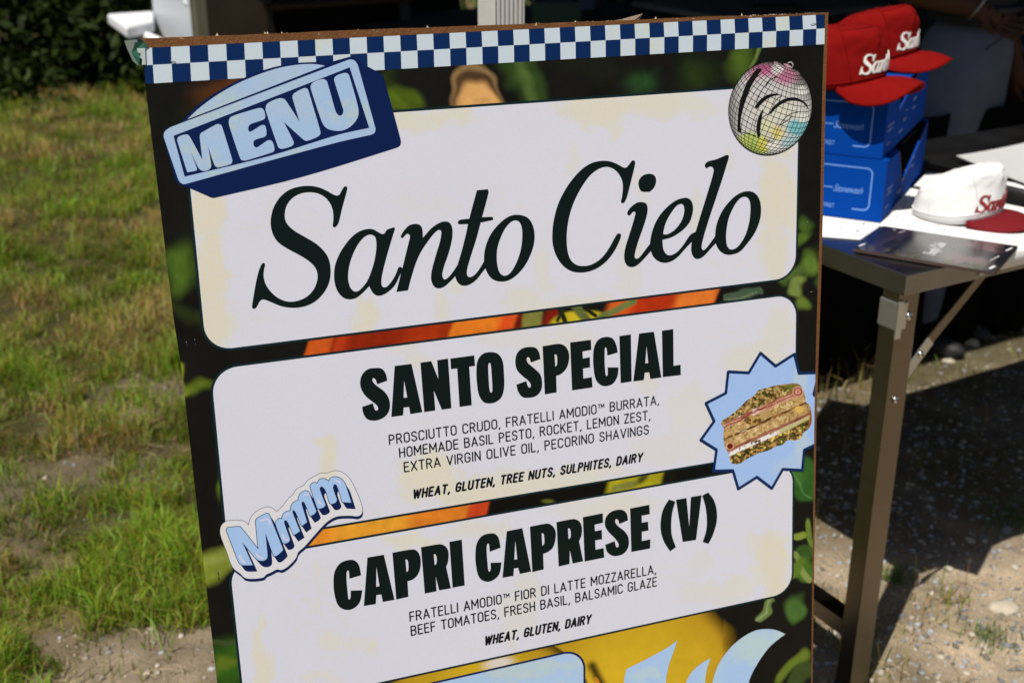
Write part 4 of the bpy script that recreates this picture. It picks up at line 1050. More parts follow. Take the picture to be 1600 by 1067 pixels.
# sleeve bracket round the top of the near leg
box("leg_bracket", (.0035, .012, TZ - .118), (.030, .061, TZ - .062), M_galv, table, bevel=.002)
box("bracket_flange", (.002, .0105, TZ - .135), (.0175, .0145, TZ - .058), M_galv, table, bevel=.0012)
def bolt(p, d, r, nm="bolt"):
    bm = bmesh.new(); bmesh.ops.create_uvsphere(bm, u_segments=16, v_segments=10, radius=r)
    for q in bm.verts: q.co = Vector((q.co.x, q.co.y * .65, q.co.z))
    bmesh.ops.translate(bm, verts=bm.verts, vec=Vector(p))
    o = finish(bm, nm, M_bolt, table, smooth=True)
    tube("bolt_socket", [Vector(p) + Vector((0, -r * .4, 0)), Vector(p) + Vector((0, -r * .72, 0))], r * .38, M_black_soft, o, n=6)
    return o
bolt((.037, .014, TZ - .093), 0, .0085); bolt((.030, .014, TZ - .268), 0, .0075)
# diagonal stay from the leg to the underside
def bar(name, p, q, wd, th, m, parent):
    """a flat bar standing in the table's front plane"""
    p, q = Vector(p), Vector(q); d = (q - p).normalized(); n = Vector((-d.z, 0, d.x))
    bm = bmesh.new(); vs = []
    for yv in (-th / 2, th / 2):
        for pt, s in ((p, -1), (p, 1), (q, 1), (q, -1)): vs.append(bm.verts.new(pt + n * (s * wd / 2) + Vector((0, yv, 0))))
    bm.faces.new(vs[:4]); bm.faces.new(vs[4:])
    for i in range(4): bm.faces.new((vs[i], vs[(i + 1) % 4], vs[4 + (i + 1) % 4], vs[4 + i]))
    return finish(bm, name, m, parent)
bar("stay", (.088, .022, TZ - .185), (.262, .022, TZ - .028), .020, .004, M_steel, table)
bar("stay_tab", (.052, .018, TZ - .222), (.112, .018, TZ - .160), .022, .003, M_galv, table)
bolt((.086, .015, TZ - .183), 0, .0075)
box("crossbar", (.010, .058, .095), (.052, TD - .058, .099), M_steel, table)
box("crossbar_flange", (.006, .058, .060), (.010, TD - .058, .099), M_steel, table)
box("crossbar_far", (TL - .056, .058, .060), (TL - .052, TD - .058, .099), M_steel, table)
for a in (.006, TL - .062):
    for b in (.016, TD - .058): box("foot", (a - .003, b - .003, GZ - .012), (a + .058, b + .045, GZ + .012), M_black_soft, table, bevel=.003)

# ================================================================== papers, flyer
M_paper = mat("white printed paper", (.80, .80, .79), rough=.75, vary=.02)
M_redink = mat("faded red print", (.50, .16, .15), rough=.8)
def sheet(name, px, z, m, th=.0006, curl=0.0, n=8):
    """a sheet lying on the table, corners by direction; returns object and a mapper"""
    P = [on_z(u, v, z) for u, v in px]
    V, F = [], []
    for j in range(n + 1):
        for i in range(n + 1):
            s, t = i / n, j / n
            p = (P[0] * (1 - s) + P[1] * s) * (1 - t) + (P[3] * (1 - s) + P[2] * s) * t
            V.append(p + EZ * (curl * (s * s * .6 + .4 * (1 - t) ** 2)))
    m0 = len(V); V += [p - EZ * th for p in V]; w = n + 1
    for j in range(n):
        for i in range(n):
            q = (j * w + i, (j + 1) * w + i, (j + 1) * w + i + 1, j * w + i + 1)
            F.append(q); F.append(tuple(k + m0 for k in q[::-1]))
    for i in range(n):
        for (a, b) in ((i, i + 1), (n * w + i + 1, n * w + i), ((i + 1) * w, i * w), (i * w + n, (i + 1) * w + n)): F.append((a, b, b + m0, a + m0))
    o = mesh(name, V, F, m); bmx = bmesh.new(); bmx.from_mesh(o.data); bmesh.ops.recalc_face_normals(bmx, faces=bmx.faces); bmx.to_mesh(o.data); bmx.free()
    def f(s, t, dz=.0004):
        p = (P[0] * (1 - s) + P[1] * s) * (1 - t) + (P[3] * (1 - s) + P[2] * s) * t
        return p + EZ * (curl * (s * s * .6 + .4 * (1 - t) ** 2) + dz)
    return o, f
pa, fa = sheet("paper_sheet", [(1235, 337), (1405, 290), (1452, 300), (1344, 375)], TZ + .0012, M_paper)
tag(pa, "white paper sheet with small red print under the blue boxes at the table's corner", "paper")
pa2 = sheet("paper_sheet", [(1235, 366), (1300, 320), (1380, 345), (1344, 374.5)], TZ + .0022, M_paper)[0]
tag(pa2, "topmost white sheet sticking out in front of the lower blue box", "paper")
pbz = TZ + .0032
pts5 = [TP(.16, .002, pbz), on_z(1372, 352, pbz), on_z(1442, 292, pbz), on_z(1700, 345, pbz), TP(.66, .002, pbz)]
bm = bmesh.new(); t5 = [bm.verts.new(q) for q in pts5]; b5 = [bm.verts.new(q - EZ * .0006) for q in pts5]; bm.faces.new(t5); bm.faces.new(b5[::-1])
for i in range(5): bm.faces.new((t5[i], b5[i], b5[(i + 1) % 5], t5[(i + 1) % 5]))
pb = finish(bm, "paper_sheet", M_paper)
V, F = [], []
for i in range(13):
    a_ = .20 + .46 * i / 12
    for j, (bb, zz) in enumerate(((.004, pbz), (-.001, pbz - .0012), (-.0035, pbz - .006), (-.0045 - .002 * math.sin(i * .9), TZ - .034 + .004 * math.sin(i * .7)))): V.append(TP(a_, bb, zz))
for i in range(12):
    for j in range(3): F.append((i * 4 + j, i * 4 + j + 1, i * 4 + 5 + j, i * 4 + 4 + j))
fo = mesh("folded_edge", V, F, M_paper, pb, smooth=True); sd = fo.modifiers.new("s", 'SOLIDIFY'); sd.thickness = .0005
def fb(s, t, dz=.0004):
    Pq = [on_z(1372, 352, pbz), on_z(1442, 292, pbz), on_z(1700, 345, pbz), on_z(1640, 405, pbz)]
    return (Pq[0] * (1 - s) + Pq[1] * s) * (1 - t) + (Pq[3] * (1 - s) + Pq[2] * s) * t + EZ * dz
tag(pb, "wide white paper with red print under the white cap and the dark flyer", "paper")
pc, fc = sheet("paper_sheet", [(1428, 291), (1448, 271), (1490, 274), (1462, 294)], TZ + .005, M_paper, curl=.002)
tag(pc, "small piece of white paper behind the white cap, next to the box", "paper")
pd_, fd = sheet("paper_sheet", [(1494, 248), (1620, 230), (1700, 275), (1640, 300)], TZ + .012, mat("soft grey white paper", (.50, .50, .49), rough=.8, vary=.05), curl=.02, th=.002)
tag(pd_, "crumpled greyish paper bag lying behind the white cap at the right edge", "paper bag")
pe, fe = sheet("paper_sheet", [(1560, 286), (1570, 283), (1680, 305), (1670, 311)], TZ + .003, M_paper)
tag(pe, "narrow strip of white paper right of the white cap, below the paper bag", "paper")
def marks(f, spots, parent, m, l=.006):
    V, F = [], []
    for (s, t, k, big) in spots:
        for i in range(k):
            a = f(s + i * .014, t); w = (.0040, .0030)[0 if not big else 1] * random.uniform(.7, 1.2); n0 = len(V); hh = (.0045 if not big else .010) * random.uniform(.7, 1.1)
            V += [a, a + Vector((w, .0004, 0)), a + Vector((w + .0018, hh, 0)), a + Vector((.0018, hh, 0))]; F.append((n0, n0 + 1, n0 + 2, n0 + 3))
    o = mesh("red_print", V, F, m, parent); tag(o, kind="stuff")
mk = [(1400, 340), (1436, 322), (1420, 335), (1390, 349), (1455, 352), (1500, 366), (1475, 361), (1545, 372), (1580, 379), (1592, 396), (1430, 345), (1445, 313)]
for i_, (u_, v_) in enumerate(mk):
    def fpx(s, t, dz=.0004, u_=u_, v_=v_): return on_z(u_ + s * 260, v_ + s * 28, pbz) + EZ * dz
    marks(fpx, [(0, 0, 1, 1)] if i_ % 3 == 0 else [(0, 0, 4, 0)], pb, M_redink)
_, fa2 = sheet("tmp", [(1235, 366), (1300, 320), (1380, 345), (1344, 374.5)], TZ + .0022, M_paper); bpy.data.objects.remove(_)
marks(fa2, [(.35, .55, 1, 1), (.62, .78, 6, 0), (.30, .82, 6, 0), (.72, .62, 1, 1)], pa2, M_redink)

# dark glossy flyer
FZ = TZ + .009
FP = [on_z(1379.5, 353, FZ), on_z(1590.5, 384.5, FZ), on_z(1555, 426, FZ), on_z(1333, 388, FZ)]
def FQ(s, t, dz=0.0): return (FP[0] * (1 - s) + FP[1] * s) * (1 - t) + (FP[3] * (1 - s) + FP[2] * s) * t + EZ * dz
n1_, n2_ = 90, 34
S, T_ = np.meshgrid(np.linspace(0, 1, n1_), np.linspace(0, 1, n2_)); S, T_ = S.ravel(), T_.ravel()
fp = [np.array(p) for p in FP]
PV = ((fp[0][None] * (1 - S[:, None]) + fp[1][None] * S[:, None]) * (1 - T_[:, None]) + (fp[3][None] * (1 - S[:, None]) + fp[2][None] * S[:, None]) * T_[:, None])
C = np.zeros((len(S), 3)); C[:] = (.012, .013, .018)
def fl_put(m, c):
    global C
    C = C * (1 - m[:, None]) + np.array(c)[None] * m[:, None]
fl_put(sstep(.26, .36, S) * sstep(.80, .62, S) * (.5 + .8 * fbm(S * 6, T_ * 3, 3, 81)) * .75, (.16, .155, .15))
fl_put(sstep(.04, .16, S) * sstep(.30, .18, S) * sstep(.4, .6, fbm(S * 14, T_ * 6, 3, 82)) * .6, (.05, .035, .06))
fl_put(sstep(.60, .72, S) * sstep(.98, .84, S) * sstep(.42, .62, fbm(S * 9, T_ * 4, 4, 83)) * .8, (.16, .10, .10))
fl_put(sstep(.70, .95, T_ + .15 * (fbm(S * 20, T_ * 4, 3, 84) - .5)) * sstep(.45, .6, fbm(S * 30, T_ * 8, 3, 85)) * .9, (.085, .075, .035))
M_flyer = mat_attr("glossy flyer print", rough=.18, spec=.5)
ii = np.arange((n2_ - 1) * n1_).reshape(n2_ - 1, n1_)[:, :-1].ravel()
flyer = empty("flyer", FQ(.5, .5), "dark glossy photo flyer with white lettering, overhanging the table's front edge", "flyer")
def rel(o):
    o.parent = flyer; o.matrix_parent_inverse = Matrix.Translation(-flyer.location); return o
o = rel(np_mesh("cover", PV, np.stack([ii, ii + n1_, ii + n1_ + 1, ii + 1], 1), M_flyer, None, C))
bm = bmesh.new(); a_ = [bm.verts.new(FQ(s, t, -.0005)) for s, t in ((0, 0), (1, 0), (1, 1), (0, 1))]; b_ = [bm.verts.new(FQ(s, t, -.0062)) for s, t in ((0, 0), (1, 0), (1, 1), (0, 1))]
bm.faces.new(a_); bm.faces.new(b_[::-1])
for i in range(4): bm.faces.new((a_[i], b_[i], b_[(i + 1) % 4], a_[(i + 1) % 4]))
rel(finish(bm, "pages", mat("dark red brown page edges", (.06, .035, .03), rough=.6, vary=.4, scale=200), None))
M_white_ink = mat("white ink", (.7, .7, .7), rough=.5)

# title lettering reused at other places: normalised outlines (x to the right, y up, width 1)
tx = [p[0] for o_, h_ in title_board for p in o_]; ty = [p[1] for o_, h_ in title_board for p in o_]
tx0, tx1, ty1 = min(tx), max(tx), max(ty); TW = tx1 - tx0
def norm(p): return [((x - tx0) / TW, (ty1 - y) / TW) for x, y in p]
TN = [(norm(o_), norm(h_) if h_ else None) for o_, h_ in title_board]
def glyph_mesh(fmap, which, extra_step=None, bold=0):
    V, F = [], []
    for gi in which:
        o_, h_ = TN[gi]
        ex = None
        if extra_step:
            xs = [p[0] for p in o_]; ys = [p[1] for p in o_]
            ex = [(x, y) for x in np.arange(min(xs), max(xs), extra_step) for y in np.arange(min(ys), max(ys), extra_step)]
        v, T = cdt([o_], [h_] if h_ else [], None, ex)
        used = sorted({i for t in T for i in t}); ix = {j: i + len(V) for i, j in enumerate(used)}
        V += [fmap(*v[i]) for i in used]; F += [tuple(ix[i] for i in t) for t in T]
        if bold:
            v, T = cdt(stroke(o_, bold, True, False) + (stroke(h_, bold, True, False) if h_ else []))
            used = sorted({i for t in T for i in t}); ix = {j: i + len(V) for i, j in enumerate(used)}
            V += [fmap(*v[i]) for i in used]; F += [tuple(ix[i] for i in t) for t in T]
    return V, F
SHT, LNG = (FP[3] - FP[0]).length, (FP[1] - FP[0]).length
V, F = glyph_mesh(lambda x, y: FQ(.545 - y * .50 * SHT / LNG * 1.2, .80 - x * .50, .0006), range(11), None, .012)
rel(mesh("flyer_title", V, F, M_white_ink))
def dash(s, t, ls, lt, w, nm="flyer_mark", m=None, dz=.0006):
    a, b = FQ(s, t, dz), FQ(s + ls, t + lt, dz); d = (b - a); k = Vector((-d.y, d.x, 0)).normalized() * w
    return rel(mesh(nm, [a - k, b - k, b + k, a + k], [(0, 1, 2, 3)], m or M_white_ink))
for (s, t, ls, lt, w) in ((.535, .72, .03, -.13, .0008), (.02, .90, .018, -.12, .0022), (.10, .10, .018, -.02, .0015), (.965, .80, -.016, .12, .0030), (.975, .10, -.022, .14, .0020), (.94, .45, -.03, .20, .0010), (.16, .18, .03, -.1, .0008)):
    dash(s, t, ls, lt, w)

# ================================================================== blue boxes
BX = Vector((.46, .888, 0)).normalized(); BY = Vector((-BX.y, BX.x, 0))
BC = Vector((.781, 2.468, 0))
M_blue = mat("blue printed carton", (.001, .048, .30), rough=.8, vary=.08, scale=30, spec=.04)
M_bluein = mat("blue carton inside", (.05, .05, .06), rough=.8)
M_lb = mat("pale blue carton ink", (.16, .34, .78), rough=.5)
M_pb2 = mat("faint white carton ink", (.45, .55, .75), rough=.5)
M_inner_shade = mat("inside shade black", (.004, .004, .005), rough=1, spec=.0)
M_kraft = mat("raw brown board edge", (.45, .30, .15), rough=.9, vary=.2)
BL_, BW_, BH_ = .48, .33, .134
def ang(v): return math.atan2(v.y, v.x)
def carton(z0, notch, label, dx=0.0, dy=0.0, openb=False):
    root = empty("carton", BC + BX * dx + BY * dy + EZ * z0, label, "box", "blue cartons stacked on the steel table", rotz=ang(BX))
    t = .004
    def wall(name, outline, axis, off, m=M_blue, th=t):
        """outline (s, z) in a vertical plane; axis 'x': along length at y=off, 'y': along width at x=off"""
        v, T = cdt([outline])
        def pt(s, z, d): return (s, off + d, z) if axis == 'x' else (off + d, s, z)
        V = [pt(s, z, 0) for s, z in v] + [pt(s, z, th) for s, z in v]; k = len(v)
        F = [tuple(q) for q in T] + [tuple(i + k for i in q[::-1]) for q in T]
        E = {}
        for q in T:
            for i in range(3):
                e = (q[i], q[(i + 1) % 3]); E[e] = 1
        F += [(a_, b_, b_ + k, a_ + k) for (a_, b_) in E if (b_, a_) not in E]
        o = mesh(name, V, F, m, root); bmx = bmesh.new(); bmx.from_mesh(o.data); bmesh.ops.recalc_face_normals(bmx, faces=bmx.faces); bmx.to_mesh(o.data); bmx.free()
        return o
    H = BH_ - .002
    wall("front_wall", [(t, 0), (BW_ - t, 0), (BW_ - t, H), (t, H)], 'y', 0)
    wall("back_wall", [(t, 0), (BW_ - t, 0), (BW_ - t, H), (t, H)], 'y', BL_ - t)
    wall("side_wall", [(0, 0), (BL_, 0), (BL_, H)] + [(BL_ * s, H * z) for s, z in notch] + [(0, H)], 'x', 0)
    wall("side_wall", [(0, 0), (BL_, 0), (BL_, H)] + [(BL_ * s, H * z) for s, z in notch] + [(0, H)], 'x', BW_ - t)
    box("base_board", (t, t, 0), (BL_ - t, BW_ - t, t), M_bluein, root)
    box("lid", (t, t, H - t), (BL_ * .26, BW_ - t, H), M_blue, root)
    if not openb: box("lid_flap", (BL_ * .26, t, H - t), (BL_ - t, BW_ - t, H - .001), M_blue, root)
    box("shade_filler", (t + .001, t + .002, t + .001), (BL_ - t - .001, BW_ - t - .001, H - t - .001), M_inner_shade, root)  # black block added so the carton's inside reads as deep shade
    # raw edge of the cut-out
    pts = [(BL_ * s, H * z) for s, z in notch]
    for (p, q) in list(zip(pts[:-1], pts[1:])):
        bm = bmesh.new(); a = [bm.verts.new((p[0], -.0004, p[1] - .0016)), bm.verts.new((q[0], -.0004, q[1] - .0016)), bm.verts.new((q[0], -.0004, q[1])), bm.verts.new((p[0], -.0004, p[1]))]
        bm.faces.new(a); finish(bm, "cut_edge", M_kraft, root)
    # printed frame on the end wall: u runs from the near corner to the left, h up
    def prn(name, polys, m, off=-.0004):
        v, T = cdt(polys)
        used = sorted({i for tt in T for i in tt}); ix = {j: i for i, j in enumerate(used)}
        return mesh(name, [(off, v[i][0], v[i][1]) for i in used], [tuple(ix[i] for i in tt) for tt in T], m, root)
    R = .012; x0, x1, y0, y1 = .028, .30, .022, .112
    fr = [(x0 + R - R * math.cos(a), y1 - R + R * math.sin(a)) for a in np.linspace(0, math.pi / 2, 7)] + [(x1, y1)]
    fr2 = [(x0 + R - R * math.cos(a), y0 + R - R * math.sin(a)) for a in np.linspace(0, math.pi / 2, 7)] + [(.062, y0)]
    prn("printed_frame", stroke(fr[::-1] + fr2, .0026), M_lb)
    prn("printed_rule", stroke([(.108, .064), (.14, .064)], .0020), M_lb)
    def word(s, u, h, size, m, shear, name="carton_lettering", side=False):
        cu = bpy.data.curves.new("t", 'FONT'); cu.body = s; cu.size = size; cu.shear = shear; cu.resolution_u = 3
        if not side: cu.space_character = .92
        oo = bpy.data.objects.new("t", cu); me = bpy.data.meshes.new_from_object(oo); bpy.data.objects.remove(oo)
        for q in me.vertices:
            x, y_ = q.co.x, q.co.y
            if side: q.co = Vector((u + x, -.0005, h + y_ * .9))
            else: q.co = Vector((-.0005, u - x * .9, h + y_ * 1.25))
        return link_mesh(name, me, m, root)
    word("Stonewash", .107, .056, .017, M_lb, .55)
    word("STREET", .128, .020, .010, M_lb, 0)
    for (u, h, s, sz, sh) in ((.030, .060, "stonewash caps", .009, .3), (.030, .050, "washed cotton", .008, .3), (.030, .022, "made of cotton", .006, 0),
                          (.16, .022, "one size", .013, 0), (.20, .042, "classic", .012, .2), (.22, .060, "snap", .010, .2), (.30, .070, "original", .014, .3), (.30, .050, "cotton", .014, .3)):
        word(s, u, h, sz, M_pb2, sh, "side_lettering", side=True)
    return root
carton(TZ + .0045, [(.985, .93), (.53, .40), (.43, .30), (.27, .96)], "lower blue cardboard box with pale rounded frame and script print, side cut out", 0, 0, True)
carton(TZ + .0045 + BH_, [(.72, 1), (.29, .60), (.25, .95)], "upper blue cardboard box carrying the two red caps", .003, .013)
o = mesh("paper_scrap", [on_z(1413, 326, TZ + .005), on_z(1425, 325, TZ + .005), on_z(1420, 310, TZ + .005) + EZ * .012], [(0, 1, 2)], M_paper)
tag(o, "tiny white triangular paper corner standing between box and white cap", "paper scrap")

# ================================================================== caps
def make_cap(loc, yaw, label, m_crown, m_brim, m_text, which, sc=1.0, squash=0.0, tw=.168, slope=.12, hh=.108, droop=.010, lift=.0, toff=.0, ek=.27, sk=.78, wob=1.0):
    root = empty("baseball_cap", loc, label, "cap", "caps on the table", rotz=yaw)
    a, b = .098 * sc, .077 * sc
    def Ht(x): return (hh + slope * x / sc) * sc
    def P(th, v, off=0.0):
        c, s = math.cos(th), math.sin(th)
        e = ek if c > 0 else ek + .26 * (-c)
        rho = max(0, math.cos(v * math.pi / 2)) ** e
        x = (a * c * rho) + .004 * v; y = b * s * rho
        crease = 1 - .05 * math.exp(-((v - .72) / .12) ** 2) * (1 if c > .3 else .4)
        zb = .022 * max(0, c) ** 1.5 * sc; z = zb + (Ht(x) - zb) * math.sin(v * math.pi / 2) ** sk
        wr = wob * (.0018 * math.sin(3 * th + 5 * v) * math.sin(v * 3.1) + .0050 * mno.noise(Vector((c * 1.6, s * 1.6, v * 2.2 + yaw * 3))) * math.sin(v * 3.1) + .0022 * mno.noise(Vector((c * 4, s * 4, v * 6 + yaw))) * math.sin(v * 3.1))
        k = (1 + (wr + off) / .09)
        return Vector((x * k * (.96 + .04 * crease), y * k * (.96 + .04 * crease), z + off * .6 * v))
    nt, nv = 96, 30
    V, F = [], []
    for j in range(nv + 1):
        for i in range(nt): V.append(P(2 * math.pi * i / nt, j / nv * .995))
    for j in range(nv):
        for i in range(nt): F.append((j * nt + i, j * nt + (i + 1) % nt, (j + 1) * nt + (i + 1) % nt, (j + 1) * nt + i))
    F.append(tuple(nv * nt + i for i in range(nt)))
    cr = mesh("crown", V, F, m_crown, root, smooth=True)
    sd = cr.modifiers.new("s", 'SOLIDIFY'); sd.thickness = .0016; sd.offset = -1
    # seams: front panel edges and the side panel seams
    for th0, th1, n_ in ((math.radians(52), math.radians(75), 1), (-math.radians(52), -math.radians(75), 1), (math.radians(118), math.radians(125), 1), (-math.radians(118), -math.radians(125), 1)):
        tube("seam", [P(th0 + (th1 - th0) * t, .02 + .93 * t, .0009) for t in np.linspace(0, 1, 18)], .0011, m_crown, root, n=6)
    tube("panel_seam", [P(t, .80 + .10 * math.cos(t), .0012) for t in np.linspace(-math.radians(70), math.radians(70), 26)], .0012, m_crown, root, n=6)
    tube("sweatband", [P(t, .035, .0006) for t in np.linspace(0, 2 * math.pi, 60)], .0016, m_crown, root, n=6)
    bm = bmesh.new(); bmesh.ops.create_uvsphere(bm, u_segments=14, v_segments=8, radius=.0065)
    tp = P(0, .995)
    for q in bm.verts: q.co = Vector((q.co.x + .004, q.co.y, q.co.z * .45 + Ht(0.004) + .001))
    finish(bm, "top_button", m_crown, root, smooth=True)
    # brim
    tb = math.radians(66); NB, MB_ = 40, 12
    V, F = [], []
    xb = a * math.cos(tb); Lb = a + .074 * sc - xb
    for layer in (0, 1):
        for j in range(MB_ + 1):
            r = j / MB_
            for i in range(NB + 1):
                ph = -math.pi / 2 + math.pi * i / NB
                th = tb * (2 * i / NB - 1)
                xi, yi = a * math.cos(th) * .985, b * math.sin(th) * .985
                xo = xb + Lb * max(0, math.cos(ph)) ** .62; yo = (b * math.sin(tb) + .010) * math.copysign(abs(math.sin(ph)) ** .9, math.sin(ph))
                x, y = xi + (xo - xi) * r, yi + (yo - yi) * r
                z = (1 - r) * (.022 * max(0, math.cos(th)) ** 1.5 * sc + .003) + r * (.004 + lift * math.cos(ph) - droop * (yo / .085) ** 2 * max(0, (xo - xb) / Lb) ** .5) + .006 * math.sin(math.pi * r) - .002 * layer
                V.append(Vector((x, y, z + (.0011 if not layer else -.0009))))
    w = NB + 1; m0 = (MB_ + 1) * w
    for j in range(MB_):
        for i in range(NB):
            q = (j * w + i, j * w + i + 1, (j + 1) * w + i + 1, (j + 1) * w + i); F.append(q); F.append(tuple(k + m0 for k in q[::-1]))
    for i in range(NB): F.append((MB_ * w + i, MB_ * w + i + 1, m0 + MB_ * w + i + 1, m0 + MB_ * w + i))
    for j in range(MB_): F.append((j * w, (j + 1) * w, m0 + (j + 1) * w, m0 + j * w)); F.append((j * w + NB, j * w + NB + m0, (j + 1) * w + NB + m0, (j + 1) * w + NB))
    br = mesh("brim", V, F, m_brim, root, smooth=True)
    bmx = bmesh.new(); bmx.from_mesh(br.data); bmesh.ops.recalc_face_normals(bmx, faces=bmx.faces); bmx.to_mesh(br.data); bmx.free()
    for rr in (.25, .5, .75):
        pass
    # embroidered word wrapped round the front
    def fm(x, y):
        th = (x - .5) * tw / .088 + toff; z = (.026 + y * tw) * sc
        v = .3
        for _ in range(5):
            xx_ = P(th, v).x; zb = .022 * max(0, math.cos(th)) ** 1.5 * sc; v = math.asin(min(.995, (max(.001, z + zb * .5 - zb) / (Ht(xx_) - zb)) ** (1 / sk))) * 2 / math.pi
        return P(th, v, .0012)
    V, F = glyph_mesh(fm, which, .02, bold=.0045)
    tx_ = mesh("embroidered_word", V, F, m_text, root)
    bmx = bmesh.new(); bmx.from_mesh(tx_.data); bmesh.ops.recalc_face_normals(bmx, faces=bmx.faces); bmx.to_mesh(tx_.data); bmx.free()
    sd = tx_.modifiers.new("s", 'SOLIDIFY'); sd.thickness = .0022; sd.offset = 0
    return root
M_redcap = mat("red brushed cotton", (.19, .0045, .004), rough=.9, vary=.16, scale=60, bump=.35, bscale=1400, spec=.06)
M_whitecap = mat("white cotton", (.78, .78, .77), rough=.9, vary=.03, scale=40, bump=.2, bscale=1300, spec=.2)
M_burg = mat("burgundy cotton", (.15, .006, .010), rough=.85, vary=.1, scale=60, bump=.2, bscale=1400, spec=.2)
M_wth = mat("white embroidery thread", (.80, .78, .74), rough=.6, vary=.1, scale=900)
M_rth = mat("burgundy embroidery thread", (.24, .008, .014), rough=.6, vary=.1, scale=900)
ZB = TZ + .0045 + 2 * BH_ + .001
make_cap((.682, 2.58, ZB), math.radians(-38), "front red cap with white embroidered name, nearest the board", M_redcap, M_redcap, M_wth, range(11), sc=1.10, droop=.040, lift=.020, toff=.2, wob=1.7, hh=.112, slope=.05)
make_cap((.835, 2.86, ZB + .008), math.radians(-30), "rear red cap with white embroidered name, behind the other red one", M_redcap, M_redcap, M_wth, range(11), sc=1.06, slope=.22, droop=.024, lift=.012, toff=.16, wob=1.7)
make_cap((.955, 2.51, TZ + .006), math.radians(-33), "white cap with burgundy brim and lettering, on papers beside the boxes", M_whitecap, M_burg, M_rth, range(11), sc=.94, slope=.34, hh=.108, tw=.178, droop=.012, lift=.006, ek=.20, sk=.62, wob=1.8)

# ================================================================== stall: canopy, rear tables, appliance
M_alu = mat("white ribbed aluminium", (.62, .60, .56), rough=.45, vary=.08, scale=10)
M_tarp = mat("black canopy fabric", (.010, .010, .011), rough=.9, vary=.3, scale=6)
M_darkmetal = mat("dark frame metal", (.03, .03, .03), rough=.5)
SE, SB_, TLc, TRc, RZ = 2.02, 6.6, 1.115, 4.6, 2.30  # roof depth stretched back to darken the stall
def W(t, s, z=0.0): return E1 * t + E2 * s + EZ * z
def ebox(name, lo, hi, m, parent=None, bevel=0.0):
    return box(name, lo, hi, m, parent, bevel=bevel, M=TM)
gz = empty("gazebo", W((TLc + TRc) / 2, (SE + SB_) / 2, GZ), "dark pop-up gazebo shading the stall behind the board, with white ribbed aluminium legs", "gazebo")
def rel2(o, root):
    o.parent = root; o.matrix_parent_inverse = root.matrix_basis.inverted() if root.rotation_euler.z else Matrix.Translation(-root.location); return o
def ribbed_leg(t, s):
    """square post with fluted faces"""
    w = .066; n = 7; pts = []
    for (ax_, ay_, dx, dy, nx, ny) in ((0, 0, 1, 0, 0, -1), (1, 0, 0, 1, 1, 0), (1, 1, -1, 0, 0, 1), (0, 1, 0, -1, -1, 0)):
        for i in range(n):
            for f, dep in ((.08, 0), (.30, 0), (.40, -.0035), (.75, -.0035), (.85, 0)):
                k = (i + f) / n
                pts.append((ax_ * w + dx * k * w + nx * dep, ay_ * w + dy * k * w + ny * dep))
    bm = bmesh.new(); lo_, hi_ = [], []
    for x, y in pts:
        p = W(t + x, s + y); lo_.append(bm.verts.new(p + EZ * (GZ - .01))); hi_.append(bm.verts.new(p + EZ * (RZ + .02)))
    N_ = len(pts)
    for i in range(N_): bm.faces.new((lo_[i], lo_[(i + 1) % N_], hi_[(i + 1) % N_], hi_[i]))
    bm.faces.new(hi_); bm.faces.new(lo_[::-1])
    return rel2(finish(bm, "leg", M_alu), gz)
for (t, s) in ((TLc + .015, SE + .02), (TRc - .08, SE + .02)): ribbed_leg(t, s)
M_khaki = mat('khaki coated steel', (.12, .105, .07), rough=.5)
for (t, s) in ((TLc + .012, 4.06), (TRc - .08, SB_ - .09)): rel2(ebox('rear_pole', (t, s, GZ), (t + .040, s + .040, RZ + .02), M_khaki, bevel=.003), gz)
tc_, sc_ = (TLc + TRc) / 2, (SE + SB_) / 2
V = [W(TLc, SE, RZ), W(TRc, SE, RZ), W(TRc, SB_, RZ), W(TLc, SB_, RZ), W(tc_, sc_, RZ + .9)]
o = mesh("roof_fabric", V, [(0, 1, 4), (1, 2, 4), (2, 3, 4), (3, 0, 4)], M_tarp); sd = o.modifiers.new("s", 'SOLIDIFY'); sd.thickness = .004; rel2(o, gz)
for nm, lo, hi in (("valance", (TLc, SE, RZ - .0), (TRc, SE + .004, RZ + .10)), ("valance", (TLc, SE, RZ), (TLc + .004, SB_, RZ + .10)), ("valance", (TRc - .004, SE, RZ), (TRc, SB_, RZ + .10))):
    rel2(ebox(nm, lo, hi, M_tarp), gz)
# rear curtains added to darken the stall, with an open gap between them
rel2(ebox("added_curtain", (2.30, SB_ - .010, .05), (3.42, SB_, RZ + .05), M_tarp), gz)
rel2(ebox("added_curtain", (4.06, SB_ - .010, .05), (TRc, SB_, RZ + .05), M_tarp), gz)
rel2(ebox("added_curtain", (TRc - .01, SE + .1, .0), (TRc, SB_ - .02, RZ), M_tarp), gz)  # side curtain added to cut sky light under the table

def folding_table(a, b, L, D, z, top_m, leg_m, label, th=.045):
    root = empty("folding_table", W(a + L / 2, b + D / 2, GZ), label, "table")
    rel2(ebox("table_top", (a, b, z - th), (a + L, b + D, z), top_m, bevel=.012), root)
    for x in (a + .18, a + L - .20):
        for y in (b + .06, b + D - .06):
            rel2(tube("leg", [W(x, y, GZ), W(x, y, z - th)], .014, leg_m), root)
        rel2(tube("leg_brace", [W(x, b + .06, z * .5), W(x, b + D - .06, z * .5)], .010, leg_m), root)
    rel2(tube("table_rail", [W(a + .03, b + .03, z - th - .012), W(a + L - .03, b + .03, z - th - .012)], .012, leg_m), root)
    return root
M_wplastic = mat("white moulded plastic", (.78, .78, .80), rough=.45, vary=.03)
M_bluegrey = mat("blue grey steel tube", (.14, .18, .28), rough=.5)
c0 = on_z(203, 52, .93); a0, b0 = c0.dot(E1), c0.dot(E2)
